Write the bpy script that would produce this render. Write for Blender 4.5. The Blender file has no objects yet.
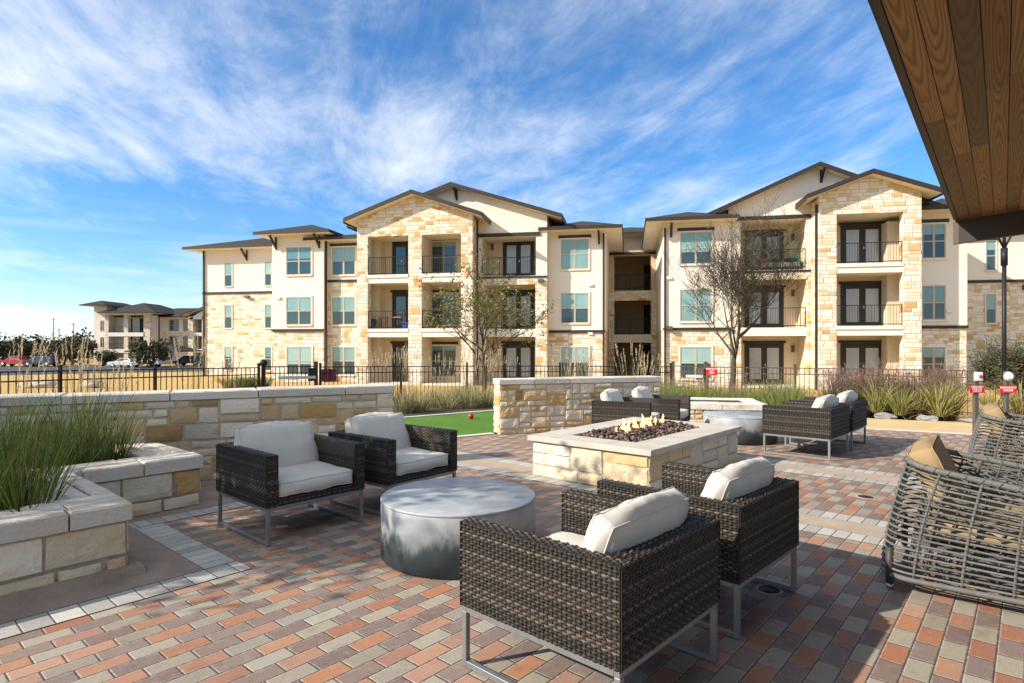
import bpy, math, random
from mathutils import Vector, Matrix, noise as mnoise
R = math.radians
S = bpy.context.scene
COL = S.collection
random.seed(7)

# ------------------------------------------------------------------ camera
F = 600.0; CX = 512.0; HY = 347.0; EYE = 1.42
cam = bpy.data.cameras.new('camera'); camo = bpy.data.objects.new('camera', cam); COL.objects.link(camo)
camo.location = (0, 0, EYE); camo.rotation_euler = (R(90), 0, 0)
cam.sensor_width = 36.0; cam.lens = 36.0 * F / 1024.0
cam.shift_y = (HY - 341.5) / 1024.0
cam.clip_start = 0.05; cam.clip_end = 6000
S.camera = camo
# ------------------------------------------------------------------ sun and sky
SUN_AZ = 70.0      # heading of the shadows, degrees right of forward
SUN_EL = 31.0
sun = bpy.data.lights.new('sun', 'SUN'); suno = bpy.data.objects.new('sun', sun); COL.objects.link(suno)
sun.energy = 4.6; sun.angle = R(0.53); sun.color = (1.0, 0.90, 0.765)
dirv = Vector((math.sin(R(SUN_AZ)) * math.cos(R(SUN_EL)), math.cos(R(SUN_AZ)) * math.cos(R(SUN_EL)), -math.sin(R(SUN_EL))))
suno.rotation_euler = dirv.to_track_quat('-Z', 'Y').to_euler()
suno.location = (-20, -8, 15)
S.view_settings.view_transform = 'Standard'; S.view_settings.look = 'None'
S.view_settings.exposure = 0.74; S.view_settings.gamma = 1.0
S.view_settings.use_curve_mapping = False

# ------------------------------------------------------------------ node helpers
class E:
    def __init__(s, nt, sock): s.nt = nt; s.k = sock
    def _m(s, op, *a):
        n = s.nt.nodes.new('ShaderNodeMath'); n.operation = op
        for i, x in enumerate((s,) + a):
            if isinstance(x, E): s.nt.links.new(x.k, n.inputs[i])
            else: n.inputs[i].default_value = x
        return E(s.nt, n.outputs[0])
    def __add__(s, o): return s._m('ADD', o)
    def __sub__(s, o): return s._m('SUBTRACT', o)
    def __mul__(s, o): return s._m('MULTIPLY', o)
    def __truediv__(s, o): return s._m('DIVIDE', o)
    def floor(s): return s._m('FLOOR')
    def fract(s): return s._m('FRACT')
    def mod(s, o): return s._m('FLOORED_MODULO', o)
    def min(s, o): return s._m('MINIMUM', o)
    def max(s, o): return s._m('MAXIMUM', o)
    def lt(s, o): return s._m('LESS_THAN', o)
    def gt(s, o): return s._m('GREATER_THAN', o)
    def abs(s): return s._m('ABSOLUTE')
    def sin(s): return s._m('SINE')
    def pow(s, o): return s._m('POWER', o)
    def rng(s, a, b, c=0.0, d=1.0, smooth=True):
        n = s.nt.nodes.new('ShaderNodeMapRange'); n.interpolation_type = 'SMOOTHSTEP' if smooth else 'LINEAR'
        s.nt.links.new(s.k, n.inputs[0])
        for i, x in enumerate((a, b, c, d)): n.inputs[1 + i].default_value = x
        return E(s.nt, n.outputs[0])

class Mat:
    """A principled material with a few helpers."""
    def __init__(s, name, rough=0.8, metal=0.0, spec=0.3):
        s.m = bpy.data.materials.new(name); s.m.use_nodes = True
        s.nt = s.m.node_tree; s.nt.nodes.clear()
        s.out = s.nt.nodes.new('ShaderNodeOutputMaterial')
        s.p = s.nt.nodes.new('ShaderNodeBsdfPrincipled')
        s.nt.links.new(s.p.outputs[0], s.out.inputs[0])
        s.p.inputs['Roughness'].default_value = rough
        s.p.inputs['Metallic'].default_value = metal
        s.p.inputs['Specular IOR Level'].default_value = spec
    def node(s, t, **kw):
        n = s.nt.nodes.new(t)
        for k, v in kw.items(): setattr(n, k, v)
        return n
    def link(s, a, b): s.nt.links.new(a.k if isinstance(a, E) else a, b)
    def setin(s, node, key, v):
        i = node.inputs[key]
        if isinstance(v, E): s.nt.links.new(v.k, i)
        elif hasattr(v, 'is_output'): s.nt.links.new(v, i)
        else: i.default_value = v
    def pos(s):
        g = s.node('ShaderNodeNewGeometry'); x = s.node('ShaderNodeSeparateXYZ'); s.link(g.outputs['Position'], x.inputs[0])
        return g.outputs['Position'], E(s.nt, x.outputs[0]), E(s.nt, x.outputs[1]), E(s.nt, x.outputs[2])
    def obj(s): return s.node('ShaderNodeTexCoord').outputs['Object']
    def comb(s, x, y, z=0.0):
        c = s.node('ShaderNodeCombineXYZ')
        for i, v in enumerate((x, y, z)): s.setin(c, i, v)
        return c.outputs[0]
    def noise(s, vec, scale=5.0, detail=4.0, rough=0.55, dist=0.0):
        n = s.node('ShaderNodeTexNoise'); s.link(vec, n.inputs['Vector'])
        n.inputs['Scale'].default_value = scale; n.inputs['Detail'].default_value = detail
        n.inputs['Roughness'].default_value = rough; n.inputs['Distortion'].default_value = dist
        return E(s.nt, n.outputs['Fac'])
    def white(s, vec):
        n = s.node('ShaderNodeTexWhiteNoise'); n.noise_dimensions = '3D'; s.link(vec, n.inputs['Vector'])
        return E(s.nt, n.outputs['Value'])
    def scale(s, vec, sx, sy, sz):
        n = s.node('ShaderNodeVectorMath', operation='MULTIPLY'); s.link(vec, n.inputs[0]); n.inputs[1].default_value = (sx, sy, sz)
        return n.outputs[0]
    def mix(s, f, a, b, mode='MIX'):
        n = s.node('ShaderNodeMix', data_type='RGBA', blend_type=mode)
        s.setin(n, 0, f)
        for i, v in ((6, a), (7, b)):
            if isinstance(v, (tuple, list)): n.inputs[i].default_value = (v[0], v[1], v[2], 1)
            else: s.link(v, n.inputs[i])
        return n.outputs[2]
    def ramp(s, f, stops, interp='LINEAR'):
        n = s.node('ShaderNodeValToRGB'); n.color_ramp.interpolation = interp
        while len(n.color_ramp.elements) < len(stops): n.color_ramp.elements.new(0.5)
        for e, (p, c) in zip(n.color_ramp.elements, stops):
            e.position = p; e.color = (c[0], c[1], c[2], 1)
        s.link(f, n.inputs[0]); return n.outputs[0]
    def attr(s, name='Col'):
        n = s.node('ShaderNodeAttribute', attribute_name=name); return n.outputs['Color']
    def color(s, c):
        if isinstance(c, (tuple, list)): s.p.inputs['Base Color'].default_value = (c[0], c[1], c[2], 1)
        else: s.link(c, s.p.inputs['Base Color'])
    def bump(s, h, strength=0.3, dist=0.01):
        n = s.node('ShaderNodeBump'); n.inputs['Strength'].default_value = strength; n.inputs['Distance'].default_value = dist
        s.link(h, n.inputs['Height']); s.link(n.outputs[0], s.p.inputs['Normal'])

# world: Nishita sky and cirrus drawn in the direction of view on a flat cloud layer
w = bpy.data.worlds.new('World'); S.world = w; w.use_nodes = True
nt = w.node_tree; nt.nodes.clear()
class _W(Mat):
    def __init__(s): s.nt = nt
W_ = _W()
wo = nt.nodes.new('ShaderNodeOutputWorld'); bg = nt.nodes.new('ShaderNodeBackground'); nt.links.new(bg.outputs[0], wo.inputs[0])
sky = nt.nodes.new('ShaderNodeTexSky'); sky.sky_type = 'NISHITA'; sky.sun_disc = False
sky.sun_elevation = R(SUN_EL); sky.sun_rotation = R(SUN_AZ + 180)
sky.air_density = 1.0; sky.dust_density = 0.25; sky.ozone_density = 2.2; sky.altitude = 200
tc = nt.nodes.new('ShaderNodeTexCoord'); sp = nt.nodes.new('ShaderNodeSeparateXYZ'); nt.links.new(tc.outputs['Generated'], sp.inputs[0])
dx, dy, dz = (E(nt, sp.outputs[i]) for i in range(3))
zz = dz.max(0.0) + 0.055
px_, py_ = dx / zz, dy / zz
AZC = R(-12)
cu = px_ * math.sin(AZC) + py_ * math.cos(AZC)      # along the streaks
cv = px_ * math.cos(AZC) - py_ * math.sin(AZC)
SEED = 377.2
wp1 = W_.noise(W_.comb(cu * 0.35, cv * 0.35, SEED + 20.0), 1.0, 3.0, 0.5) - 0.5
wp2 = W_.noise(W_.comb(cu * 0.35, cv * 0.35, SEED + 40.0), 1.0, 3.0, 0.5) - 0.5
cu = cu + wp1 * 0.7; cv = cv + wp2 * 0.5
n1 = W_.noise(W_.comb(cu * 0.20, cv * 0.42, SEED), 1.15, 5.0, 0.55, 0.5)            # broad veils
n2 = W_.noise(W_.comb(cu * 0.95, cv * 2.0, SEED + 4.4), 1.6, 8.0, 0.70, 0.35)         # fibres
n3 = W_.noise(W_.comb(cu * 0.16, cv * 0.22, SEED + 9.0), 1.5, 2.0, 0.5, 0.2)         # clear and cloudy regions
n4 = W_.noise(W_.comb(cu * 1.3, cv * 1.5, SEED + 14.0), 1.2, 6.0, 0.6, 0.2)
cl = n1 * 0.62 + n2 * 0.26 + n3 * 0.62 + n4 * 0.14
dens = cl.rng(0.735, 0.985)
low = dz.rng(0.0, 0.12, 0.40, 0.0)
hz = W_.noise(W_.comb(dx * 1.2, dz * 9.0, 0.7), 3.0, 5.0, 0.55, 0.4)
lowc = hz.rng(0.42, 0.66) * dz.rng(0.02, 0.24, 0.55, 0.0)
dens = (dens * 0.93).max(lowc).max(low)
skyc = W_.mix(dz.rng(-0.05, 0.30, 0.45, 1.0), sky.outputs[0], (0.40, 0.76, 1.05), 'MULTIPLY')
wc = W_.mix(dens, skyc, (6.2, 6.35, 6.5))
nt.links.new(wc, bg.inputs[0]); bg.inputs[1].default_value = 0.116

# ------------------------------------------------------------------ mesh builder
class MB:
    def __init__(s): s.v = []; s.f = []; s.c = []; s.mi = []; s.sm = []
    def add(s, vs, fs, col=(1, 1, 1), mi=0, smooth=False):
        o = len(s.v); s.v.extend(tuple(p) for p in vs)
        for f in fs:
            s.f.append(tuple(o + i for i in f)); s.c.append(col); s.mi.append(mi); s.sm.append(smooth)
    def obox(s, o, a, b, c, col=(1, 1, 1), mi=0):
        o, a, b, c = Vector(o), Vector(a), Vector(b), Vector(c)
        p = [o, o + a, o + a + b, o + b, o + c, o + a + c, o + a + b + c, o + b + c]
        fs = [(0, 3, 2, 1), (4, 5, 6, 7), (0, 1, 5, 4), (1, 2, 6, 5), (2, 3, 7, 6), (3, 0, 4, 7)]
        if a.cross(b).dot(c) < 0: fs = [f[::-1] for f in fs]
        s.add(p, fs, col, mi)
    def box(s, x0, x1, y0, y1, z0, z1, col=(1, 1, 1), mi=0):
        s.obox((x0, y0, z0), (x1 - x0, 0, 0), (0, y1 - y0, 0), (0, 0, z1 - z0), col, mi)
    def bbox(s, x0, x1, y0, y1, z0, z1, b=0.01, col=(1, 1, 1), mi=0):
        """box with chamfered edges"""
        P = []; idx = {}
        X, Y, Z = (x0, x1), (y0, y1), (z0, z1)
        for i in range(2):
            for j in range(2):
                for k in range(2):
                    sx, sy, sz = (1 - 2 * i) * b, (1 - 2 * j) * b, (1 - 2 * k) * b
                    x, y, z = X[i], Y[j], Z[k]
                    idx[i, j, k] = len(P)
                    P += [(x, y + sy, z + sz), (x + sx, y, z + sz), (x + sx, y + sy, z)]
        fs = []
        for i in range(2): fs.append([idx[i, 0, 0], idx[i, 1, 0], idx[i, 1, 1], idx[i, 0, 1]][:: (-1 if i == 0 else 1)])
        for j in range(2): fs.append([idx[0, j, 0] + 1, idx[1, j, 0] + 1, idx[1, j, 1] + 1, idx[0, j, 1] + 1][:: (1 if j == 0 else -1)])
        for k in range(2): fs.append([idx[0, 0, k] + 2, idx[1, 0, k] + 2, idx[1, 1, k] + 2, idx[0, 1, k] + 2][:: (-1 if k == 0 else 1)])
        for i in range(2):
            for j in range(2):
                fs.append([idx[i, j, 0], idx[i, j, 0] + 1, idx[i, j, 1] + 1, idx[i, j, 1]])
        for i in range(2):
            for k in range(2):
                fs.append([idx[i, 0, k], idx[i, 0, k] + 2, idx[i, 1, k] + 2, idx[i, 1, k]])
        for j in range(2):
            for k in range(2):
                fs.append([idx[0, j, k] + 1, idx[0, j, k] + 2, idx[1, j, k] + 2, idx[1, j, k] + 1])
        for key, o in idx.items(): fs.append([o, o + 1, o + 2])
        s.add(P, fs, col, mi)
    def prism(s, poly, z0, z1, col=(1, 1, 1), mi=0):
        n = len(poly)
        s.add([(p[0], p[1], z0) for p in poly] + [(p[0], p[1], z1) for p in poly],
              [tuple(range(n))[::-1], tuple(range(n, 2 * n))] + [(i, (i + 1) % n, n + (i + 1) % n, n + i) for i in range(n)], col, mi)
    def gprism(s, pts, ext, col=(1, 1, 1), mi=0):
        pts = [Vector(p) for p in pts]; e = Vector(ext); n = len(pts)
        s.add(pts + [p + e for p in pts],
              [tuple(range(n))[::-1], tuple(range(n, 2 * n))] + [(i, (i + 1) % n, n + (i + 1) % n, n + i) for i in range(n)], col, mi)
    def tube(s, pts, r, n=6, col=(1, 1, 1), mi=0, cap=True, closed=False, smooth=True):
        pts = [Vector(p) for p in pts]; m = len(pts)
        rs = r if isinstance(r, (list, tuple)) else [r] * m
        vs = []; prev = None
        for i, p in enumerate(pts):
            if closed: t = pts[(i + 1) % m] - pts[i - 1]
            else: t = pts[min(i + 1, m - 1)] - pts[max(i - 1, 0)]
            if t.length < 1e-9: t = Vector((0, 0, 1))
            t.normalize()
            if prev is None:
                a = Vector((0, 0, 1)) if abs(t.z) < 0.9 else Vector((1, 0, 0))
                u = t.cross(a).normalized()
            else:
                u = prev - t * prev.dot(t)
                if u.length < 1e-6: u = t.orthogonal()
                u.normalize()
            prev = u; v = t.cross(u)
            for k in range(n):
                a = 2 * math.pi * k / n
                vs.append(p + (u * math.cos(a) + v * math.sin(a)) * rs[i])
        fs = []
        for i in range(m if closed else m - 1):
            j = (i + 1) % m
            for k in range(n): fs.append((i * n + k, i * n + (k + 1) % n, j * n + (k + 1) % n, j * n + k))
        if cap and not closed:
            fs.append(tuple(range(n))[::-1]); fs.append(tuple((m - 1) * n + k for k in range(n)))
        s.add(vs, fs, col, mi, smooth)
    def sqtube(s, a, b, wd, col=(1, 1, 1), mi=0, up=(0, 0, 1)):
        a, b = Vector(a), Vector(b); t = (b - a); L = t.length; t.normalize()
        u = Vector(up)
        if abs(t.dot(u)) > 0.95: u = Vector((1, 0, 0))
        x = t.cross(u).normalized(); y = x.cross(t).normalized()
        s.obox(a - x * wd / 2 - y * wd / 2, x * wd, y * wd, t * L, col, mi)
    def lathe(s, prof, n=24, center=(0, 0, 0), col=(1, 1, 1), mi=0, smooth=True):
        cx, cy, cz = center; vs = []; m = len(prof)
        for r, z in prof:
            for k in range(n):
                a = 2 * math.pi * k / n; vs.append((cx + r * math.cos(a), cy + r * math.sin(a), cz + z))
        fs = [(i * n + k, i * n + (k + 1) % n, (i + 1) * n + (k + 1) % n, (i + 1) * n + k) for i in range(m - 1) for k in range(n)]
        fs.append(tuple(range(n))[::-1]); fs.append(tuple((m - 1) * n + k for k in range(n)))
        s.add(vs, fs, col, mi, smooth)
    def blob(s, c, r, seed=0, col=(1, 1, 1), mi=0, sub=1, rough=0.35, smooth=False):
        vs, fs = ICO[sub]; c = Vector(c); o = Vector((seed * 3.1, seed * 1.7, seed * 0.9))
        rx = r if isinstance(r, (tuple, list)) else (r, r, r)
        out = []
        for p in vs:
            k = 1 + rough * mnoise.noise(p * 1.6 + o)
            out.append((c.x + p.x * rx[0] * k, c.y + p.y * rx[1] * k, c.z + p.z * rx[2] * k))
        s.add(out, fs, col, mi, smooth)
    def build(s, name, mats, parent=None, root=None, local=False):
        """one mesh object; vertices are world coordinates unless local"""
        me = bpy.data.meshes.new(name)
        vs = s.v
        if parent is not None and not local:
            r = root or parent
            while r.parent: r = r.parent
            inv = r.matrix_basis.inverted(); vs = [inv @ Vector(p) for p in s.v]
        me.from_pydata(vs, [], s.f)
        for m in (mats if isinstance(mats, (list, tuple)) else [mats]): me.materials.append(m.m if isinstance(m, Mat) else m)
        me.polygons.foreach_set('material_index', s.mi); me.polygons.foreach_set('use_smooth', s.sm)
        ca = me.color_attributes.new('Col', 'FLOAT_COLOR', 'CORNER')
        buf = []
        for f, c in zip(s.f, s.c): buf.extend((c[0], c[1], c[2], 1.0) * len(f))
        ca.data.foreach_set('color', buf)
        me.update()
        o = bpy.data.objects.new(name, me); COL.objects.link(o)
        if parent is not None: o.parent = parent
        return o
import bmesh as _bm
ICO = {}
for sub in (1, 2, 3):
    b = _bm.new(); _bm.ops.create_icosphere(b, subdivisions=sub, radius=1)
    b.verts.ensure_lookup_table(); ICO[sub] = ([v.co.copy() for v in b.verts], [tuple(v.index for v in f.verts) for f in b.faces]); b.free()

def thing(name, label, cat, loc=(0, 0, 0), rz=0.0, group=None):
    o = bpy.data.objects.new(name, None); COL.objects.link(o); o.empty_display_size = 0.1
    o.location = loc; o.rotation_euler = (0, 0, rz)
    o.matrix_basis = Matrix.Translation(Vector(loc)) @ Matrix.Rotation(rz, 4, 'Z')
    return tag(o, label, cat, group)
def tag(o, label, cat, group=None):
    o['label'] = label; o['category'] = cat
    if group: o['group'] = group
    return o
def struct(o): o['kind'] = 'structure'; return o
KIDS = {}
def copy_tree(o, parent=None):
    c = o.copy(); COL.objects.link(c)
    if parent is not None: c.parent = parent; c.matrix_parent_inverse = Matrix()
    for ch in [k for k in COL.objects if k.parent == o]: copy_tree(ch, c)
    return c
def place(o, loc, rz, label=None, group=None, scale=None):
    o.location = loc; o.rotation_euler = (0, 0, rz)
    if scale: o.scale = (scale,) * 3 if not isinstance(scale, tuple) else scale
    if label: o['label'] = label
    if group: o['group'] = group
    return o

# ------------------------------------------------------------------ frames of reference
TH = R(41.0)
E1 = Vector((math.sin(TH), math.cos(TH), 0)); E2 = Vector((math.cos(TH), -math.sin(TH), 0))
def UV(u, v, z=0.0): return E1 * u + E2 * v + Vector((0, 0, z))
def ground(px, py, z=0.0):
    Y = F * (EYE - z) / (py - HY); return Vector(((px - CX) / F * Y, Y, z))
def at(px, Y, z=0.0): return Vector(((px - CX) / F * Y, Y, z))
def terrain(x, y):
    r = math.hypot(x, y)
    if r < 32: return -0.12 if r < 12 else (-0.12 - 0.63 * (r - 12) / 20.0)
    return -0.75 - 1.02 * min(1.0, max(0.0, (r - 60) / 25.0)) * (1.0 if x < -12 else max(0.0, min(1.0, (-x) / 12.0)))

# ------------------------------------------------------------------ materials
def m_simple(name, c, rough=0.7, metal=0.0, spec=0.3, nscale=0, namp=0.15, bump=0):
    m = Mat(name, rough, metal, spec)
    if nscale:
        n = m.noise(m.obj(), nscale, 5, 0.6)
        m.color(m.ramp(n, [(0.3, tuple(x * (1 - namp) for x in c)), (0.7, tuple(min(1, x * (1 + namp)) for x in c))]))
        if bump: m.bump(n, bump, 0.01)
    else: m.color(c)
    return m

def m_pavers(name, grey=False, ang=TH, L=0.2032, Wd=0.1016, ou=0.0, ov=0.0):
    m = Mat(name, 0.75, 0, 0.25)
    P, x, y, z = m.pos(); s_, c_ = math.sin(ang), math.cos(ang)
    u = x * s_ + y * c_ + (20.0 + ou); v = x * c_ - y * s_ + (30.0 + ov)
    row = (v / Wd).floor()
    fu = u / L + (0.0 if grey else row * 1.5)
    if not isinstance(fu, E): fu = u / L
    idx = fu.floor(); a = fu.fract(); b = (v / Wd).fract()
    rnd = m.white(m.comb(idx, row, 1.0)); rnd2 = m.white(m.comb(idx, row, 5.0))
    edge = m.noise(P, 60.0, 5, 0.75) * 0.0058 - 0.0012
    d = (a.min(a * -1.0 + 1.0) * L).min(b.min(b * -1.0 + 1.0) * Wd) + edge - 0.0017
    if grey:
        col = m.ramp(rnd, [(0.0, (0.36, 0.35, 0.32)), (0.5, (0.44, 0.43, 0.39)), (1.0, (0.50, 0.49, 0.45))])
    else:
        swap = rnd2.gt(0.955)
        k = (idx + swap).mod(3.0) / 3.0 + 0.1
        col = m.ramp(k, [(0.0, (0.385, 0.195, 0.122)), (0.34, (0.345, 0.305, 0.238)), (0.67, (0.232, 0.168, 0.144))], 'CONSTANT')
    hv = m.node('ShaderNodeHueSaturation'); m.link(col, hv.inputs['Color'])
    m.link(rnd2 * 0.016 + 0.492, hv.inputs['Hue']); m.link(rnd * 0.3 + 0.82, hv.inputs['Saturation']); m.link(rnd2 * 0.30 + 0.85, hv.inputs['Value'])
    col = hv.outputs[0]
    fine = m.noise(P, 130.0, 4, 0.7); med = m.noise(P, 16.0, 5, 0.65); big = m.noise(P, 0.9, 4, 0.6)
    spk = m.noise(P, 320.0, 2, 0.8); blot = m.noise(m.comb(u * 9.0 + rnd * 40.0, v * 14.0, rnd2 * 30.0), 1.0, 5, 0.7)
    col = m.mix(fine.rng(0.35, 0.70) * 0.55, col, m.mix(1.0, col, (0.55, 0.54, 0.53), 'MULTIPLY'))
    col = m.mix(spk.rng(0.56, 0.70) * 0.45, col, (0.52, 0.48, 0.42)); col = m.mix(spk.rng(0.44, 0.32) * 0.5, col, m.mix(1.0, col, (0.40, 0.38, 0.36), 'MULTIPLY'))
    col = m.mix(blot.rng(0.52, 0.72) * 0.42, col, m.mix(1.0, col, (0.60, 0.56, 0.54), 'MULTIPLY'))
    col = m.mix(med.rng(0.50, 0.78) * 0.30, col, (0.40, 0.37, 0.32))
    col = m.mix(big.rng(0.45, 0.75) * 0.22, col, m.mix(1.0, col, (0.60, 0.58, 0.56), 'MULTIPLY'))
    stain = m.noise(P, 3.2, 6, 0.7, 0.4).rng(0.55, 0.72) * 0.30
    col = m.mix(stain, col, m.mix(1.0, col, (0.52, 0.48, 0.45), 'MULTIPLY'))
    worn = d.rng(0.002, 0.012, 1.0, 0.0) * m.noise(P, 34.0, 4, 0.7).rng(0.40, 0.60) * 0.6
    col = m.mix(worn, col, (0.50, 0.46, 0.40))
    joint = d.rng(0.0008, 0.0042, 1.0, 0.0)
    jc = m.mix(m.noise(P, 9.0, 4), (0.035, 0.028, 0.024), (0.10, 0.08, 0.065))
    col = m.mix(joint, col, jc)
    m.color(col)
    h = d.rng(0.0, 0.008) + fine * 0.22 + med * 0.14 + spk * 0.10 + rnd * 0.18
    m.bump(h, 0.75, 0.005)
    m.link(m.noise(P, 20, 4).rng(0.3, 0.7, 0.62, 0.88), m.p.inputs['Roughness'])
    return m

def m_stone(name, tint=(1, 1, 1)):
    m = Mat(name, 0.88, 0, 0.2)
    o = m.pos()[0]
    c = m.attr()
    n = m.noise(o, 7.0, 6, 0.65); f = m.noise(o, 38.0, 5, 0.7); r = m.noise(o, 2.6, 5, 0.6, 0.5)
    c = m.mix(n.rng(0.40, 0.70) * 0.34, c, m.mix(1.0, c, (1.0, 0.78, 0.50), 'MULTIPLY'))
    c = m.mix(r.rng(0.58, 0.70) * 0.5, c, (0.50, 0.30, 0.11))
    c = m.mix(f.rng(0.56, 0.78) * 0.4, c, m.mix(1.0, c, (0.52, 0.46, 0.40), 'MULTIPLY'))
    c = m.mix(1.0, c, tint, 'MULTIPLY')
    m.color(c); pit = m.noise(o, 75.0, 3, 0.7); m.bump(n * 0.8 + f * 0.6 + pit * 0.25, 0.9, 0.024); return m

def m_ashlar(name, ang):
    """limestone veneer of a far building, in the building's own frame"""
    m = Mat(name, 0.88, 0, 0.2)
    P, x, y, z = m.pos(); c_, s_ = math.cos(ang), math.sin(ang)
    u = (x * c_ + y * s_) + (y * c_ - x * s_) + 60.0
    cell = (u / 1.9 + m.noise(P, 0.3, 1) * 0.0).floor(); zz = z + 10.0 + m.white(m.comb(cell, 4.0, 2.0)) * 0.5
    zz = zz + (zz * 9.0).sin() * 0.045 + (zz * 4.1 + cell).sin() * 0.06
    RH = 0.19
    row = (zz / RH).floor(); b = (zz / RH).fract()
    rw = m.white(m.comb(row, 2.0, 0.0))
    bw = rw * 0.22 + 0.34
    fu = u / bw + rw * 7.0
    idx = fu.floor(); a = fu.fract()
    rnd = m.white(m.comb(idx, row, 3.0)); rnd2 = m.white(m.comb(idx, row, 9.0))
    # pairs of stones that read as one tall block
    d = (a.min(a * -1.0 + 1.0) * 0.40).min(b.min(b * -1.0 + 1.0) * RH)
    patch = m.noise(P, 0.55, 3, 0.6)
    k = rnd * 0.86 + patch * 0.30 - 0.07
    col = m.ramp(k, [(0.0, (0.70, 0.64, 0.53)), (0.35, (0.76, 0.71, 0.62)), (0.60, (0.70, 0.62, 0.49)), (0.80, (0.64, 0.51, 0.33)), (0.92, (0.55, 0.35, 0.14)), (1.0, (0.46, 0.27, 0.10))])
    n = m.noise(P, 5.0, 5, 0.7)
    col = m.mix(n.rng(0.35, 0.75) * 0.4, col, m.mix(1.0, col, (0.80, 0.74, 0.66), 'MULTIPLY'))
    col = m.mix(d.rng(0.004, 0.022, 0.8, 0.0), col, (0.50, 0.43, 0.33))
    m.color(col); m.bump(d.rng(0.0, 0.03) + n * 0.5 + rnd2 * 0.5, 0.6, 0.03); return m

def m_grass_blade(name, c0, c1):
    m = Mat(name, 0.6, 0, 0.25)
    n = m.noise(m.obj(), 6.0, 3)
    c = m.mix(n.rng(0.3, 0.7), c0, c1)
    c = m.mix(1.0, c, m.attr(), 'MULTIPLY')
    m.color(c)
    m.p.inputs['Transmission Weight'].default_value = 0.0
    return m

M = {}
M['pavers'] = m_pavers('brick_pavers')
M['stone'] = m_stone('limestone'); M['stone_dark'] = m_stone('limestone_weathered', (0.9, 0.88, 0.86))
mo = Mat('mortar', 0.95); n_ = mo.noise(mo.pos()[0], 25, 5, 0.7); mo.color(mo.ramp(n_, [(0.3, (0.22, 0.175, 0.135)), (0.7, (0.38, 0.31, 0.245))])); mo.bump(n_, 0.5, 0.01); M['mortar'] = mo
mo = Mat('pale_mortar', 0.95); n_ = mo.noise(mo.pos()[0], 25, 5, 0.7); mo.color(mo.ramp(n_, [(0.3, (0.36, 0.30, 0.22)), (0.7, (0.52, 0.45, 0.35))])); mo.bump(n_, 0.5, 0.01); M['mortar_pale'] = mo
cc = Mat('brown_concrete', 0.9); P_ = cc.pos()[0]; a_ = cc.noise(P_, 3.0, 6, 0.65); b_ = cc.noise(P_, 60, 4, 0.7)
cc.color(cc.mix(b_.rng(0.4, 0.7) * 0.4, cc.ramp(a_, [(0.3, (0.19, 0.135, 0.10)), (0.7, (0.33, 0.245, 0.19))]), (0.32, 0.27, 0.22))); cc.bump(a_ * 0.5 + b_ * 0.5, 0.5, 0.006); M['brown_conc'] = cc
cb = Mat('tan_concrete', 0.88); P_ = cb.pos()[0]; a_ = cb.noise(P_, 2.0, 6, 0.65); b_ = cb.noise(P_, 80, 4, 0.7)
cb.color(cb.mix(b_.rng(0.4, 0.7) * 0.35, cb.ramp(a_, [(0.3, (0.34, 0.26, 0.19)), (0.7, (0.45, 0.36, 0.27))]), (0.30, 0.25, 0.2))); cb.bump(b_, 0.3, 0.004); M['band'] = cb
sl = Mat('cast_slab', 0.8); P_ = sl.pos()[0]; a_ = sl.noise(P_, 5, 6, 0.6); b_ = sl.noise(P_, 90, 3, 0.7)
sl.color(sl.mix(b_.rng(0.5, 0.75) * 0.3, sl.ramp(a_, [(0.3, (0.42, 0.38, 0.32)), (0.7, (0.54, 0.50, 0.43))]), (0.36, 0.32, 0.27))); sl.bump(a_ * 0.4 + b_ * 0.4, 0.35, 0.006); M['slab'] = sl
tf = Mat('artificial_turf', 0.85); P_ = tf.pos()[0]; a_ = tf.noise(P_, 150, 3, 0.7); b_ = tf.noise(P_, 1.5, 3)
tf.color(tf.mix(b_.rng(0.35, 0.65) * 0.6, tf.ramp(a_, [(0.3, (0.04, 0.11, 0.008)), (0.7, (0.10, 0.22, 0.02))]), (0.09, 0.20, 0.015))); tf.bump(a_, 0.6, 0.01); M['turf'] = tf
gr = Mat('dormant_grass', 0.95); P_ = gr.pos()[0]; a_ = gr.noise(P_, 0.35, 6, 0.6); b_ = gr.noise(P_, 14, 5, 0.75); c_ = gr.noise(P_, 0.05, 4, 0.6)
g1 = gr.ramp(a_, [(0.3, (0.44, 0.28, 0.09)), (0.55, (0.54, 0.36, 0.13)), (0.75, (0.40, 0.28, 0.09))])
g1 = gr.mix(b_.rng(0.35, 0.7) * 0.45, g1, gr.mix(1.0, g1, (0.55, 0.5, 0.4), 'MULTIPLY'))
g1 = gr.mix(c_.rng(0.55, 0.7) * 0.35, g1, (0.20, 0.19, 0.06))
gr.color(g1); gr.bump(b_, 0.8, 0.04); M['dry'] = gr
dg = Mat('decomposed_granite', 0.95); P_ = dg.pos()[0]; a_ = dg.noise(P_, 90, 4, 0.75); b_ = dg.noise(P_, 2.5, 5, 0.6)
dg.color(dg.mix(a_.rng(0.35, 0.7) * 0.5, dg.ramp(b_, [(0.3, (0.52, 0.37, 0.17)), (0.7, (0.63, 0.47, 0.23))]), (0.38, 0.29, 0.16))); dg.bump(a_, 0.5, 0.01); M['dg'] = dg
M['mulch'] = m_simple('mulch', (0.075, 0.05, 0.034), 0.95, nscale=40, namp=0.6, bump=0.9)
M['soil'] = m_simple('soil', (0.04, 0.028, 0.018), 0.95, nscale=35, namp=0.6, bump=0.9)
M['asphalt'] = m_simple('asphalt', (0.06, 0.06, 0.06), 0.9, nscale=5, namp=0.2)

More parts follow.
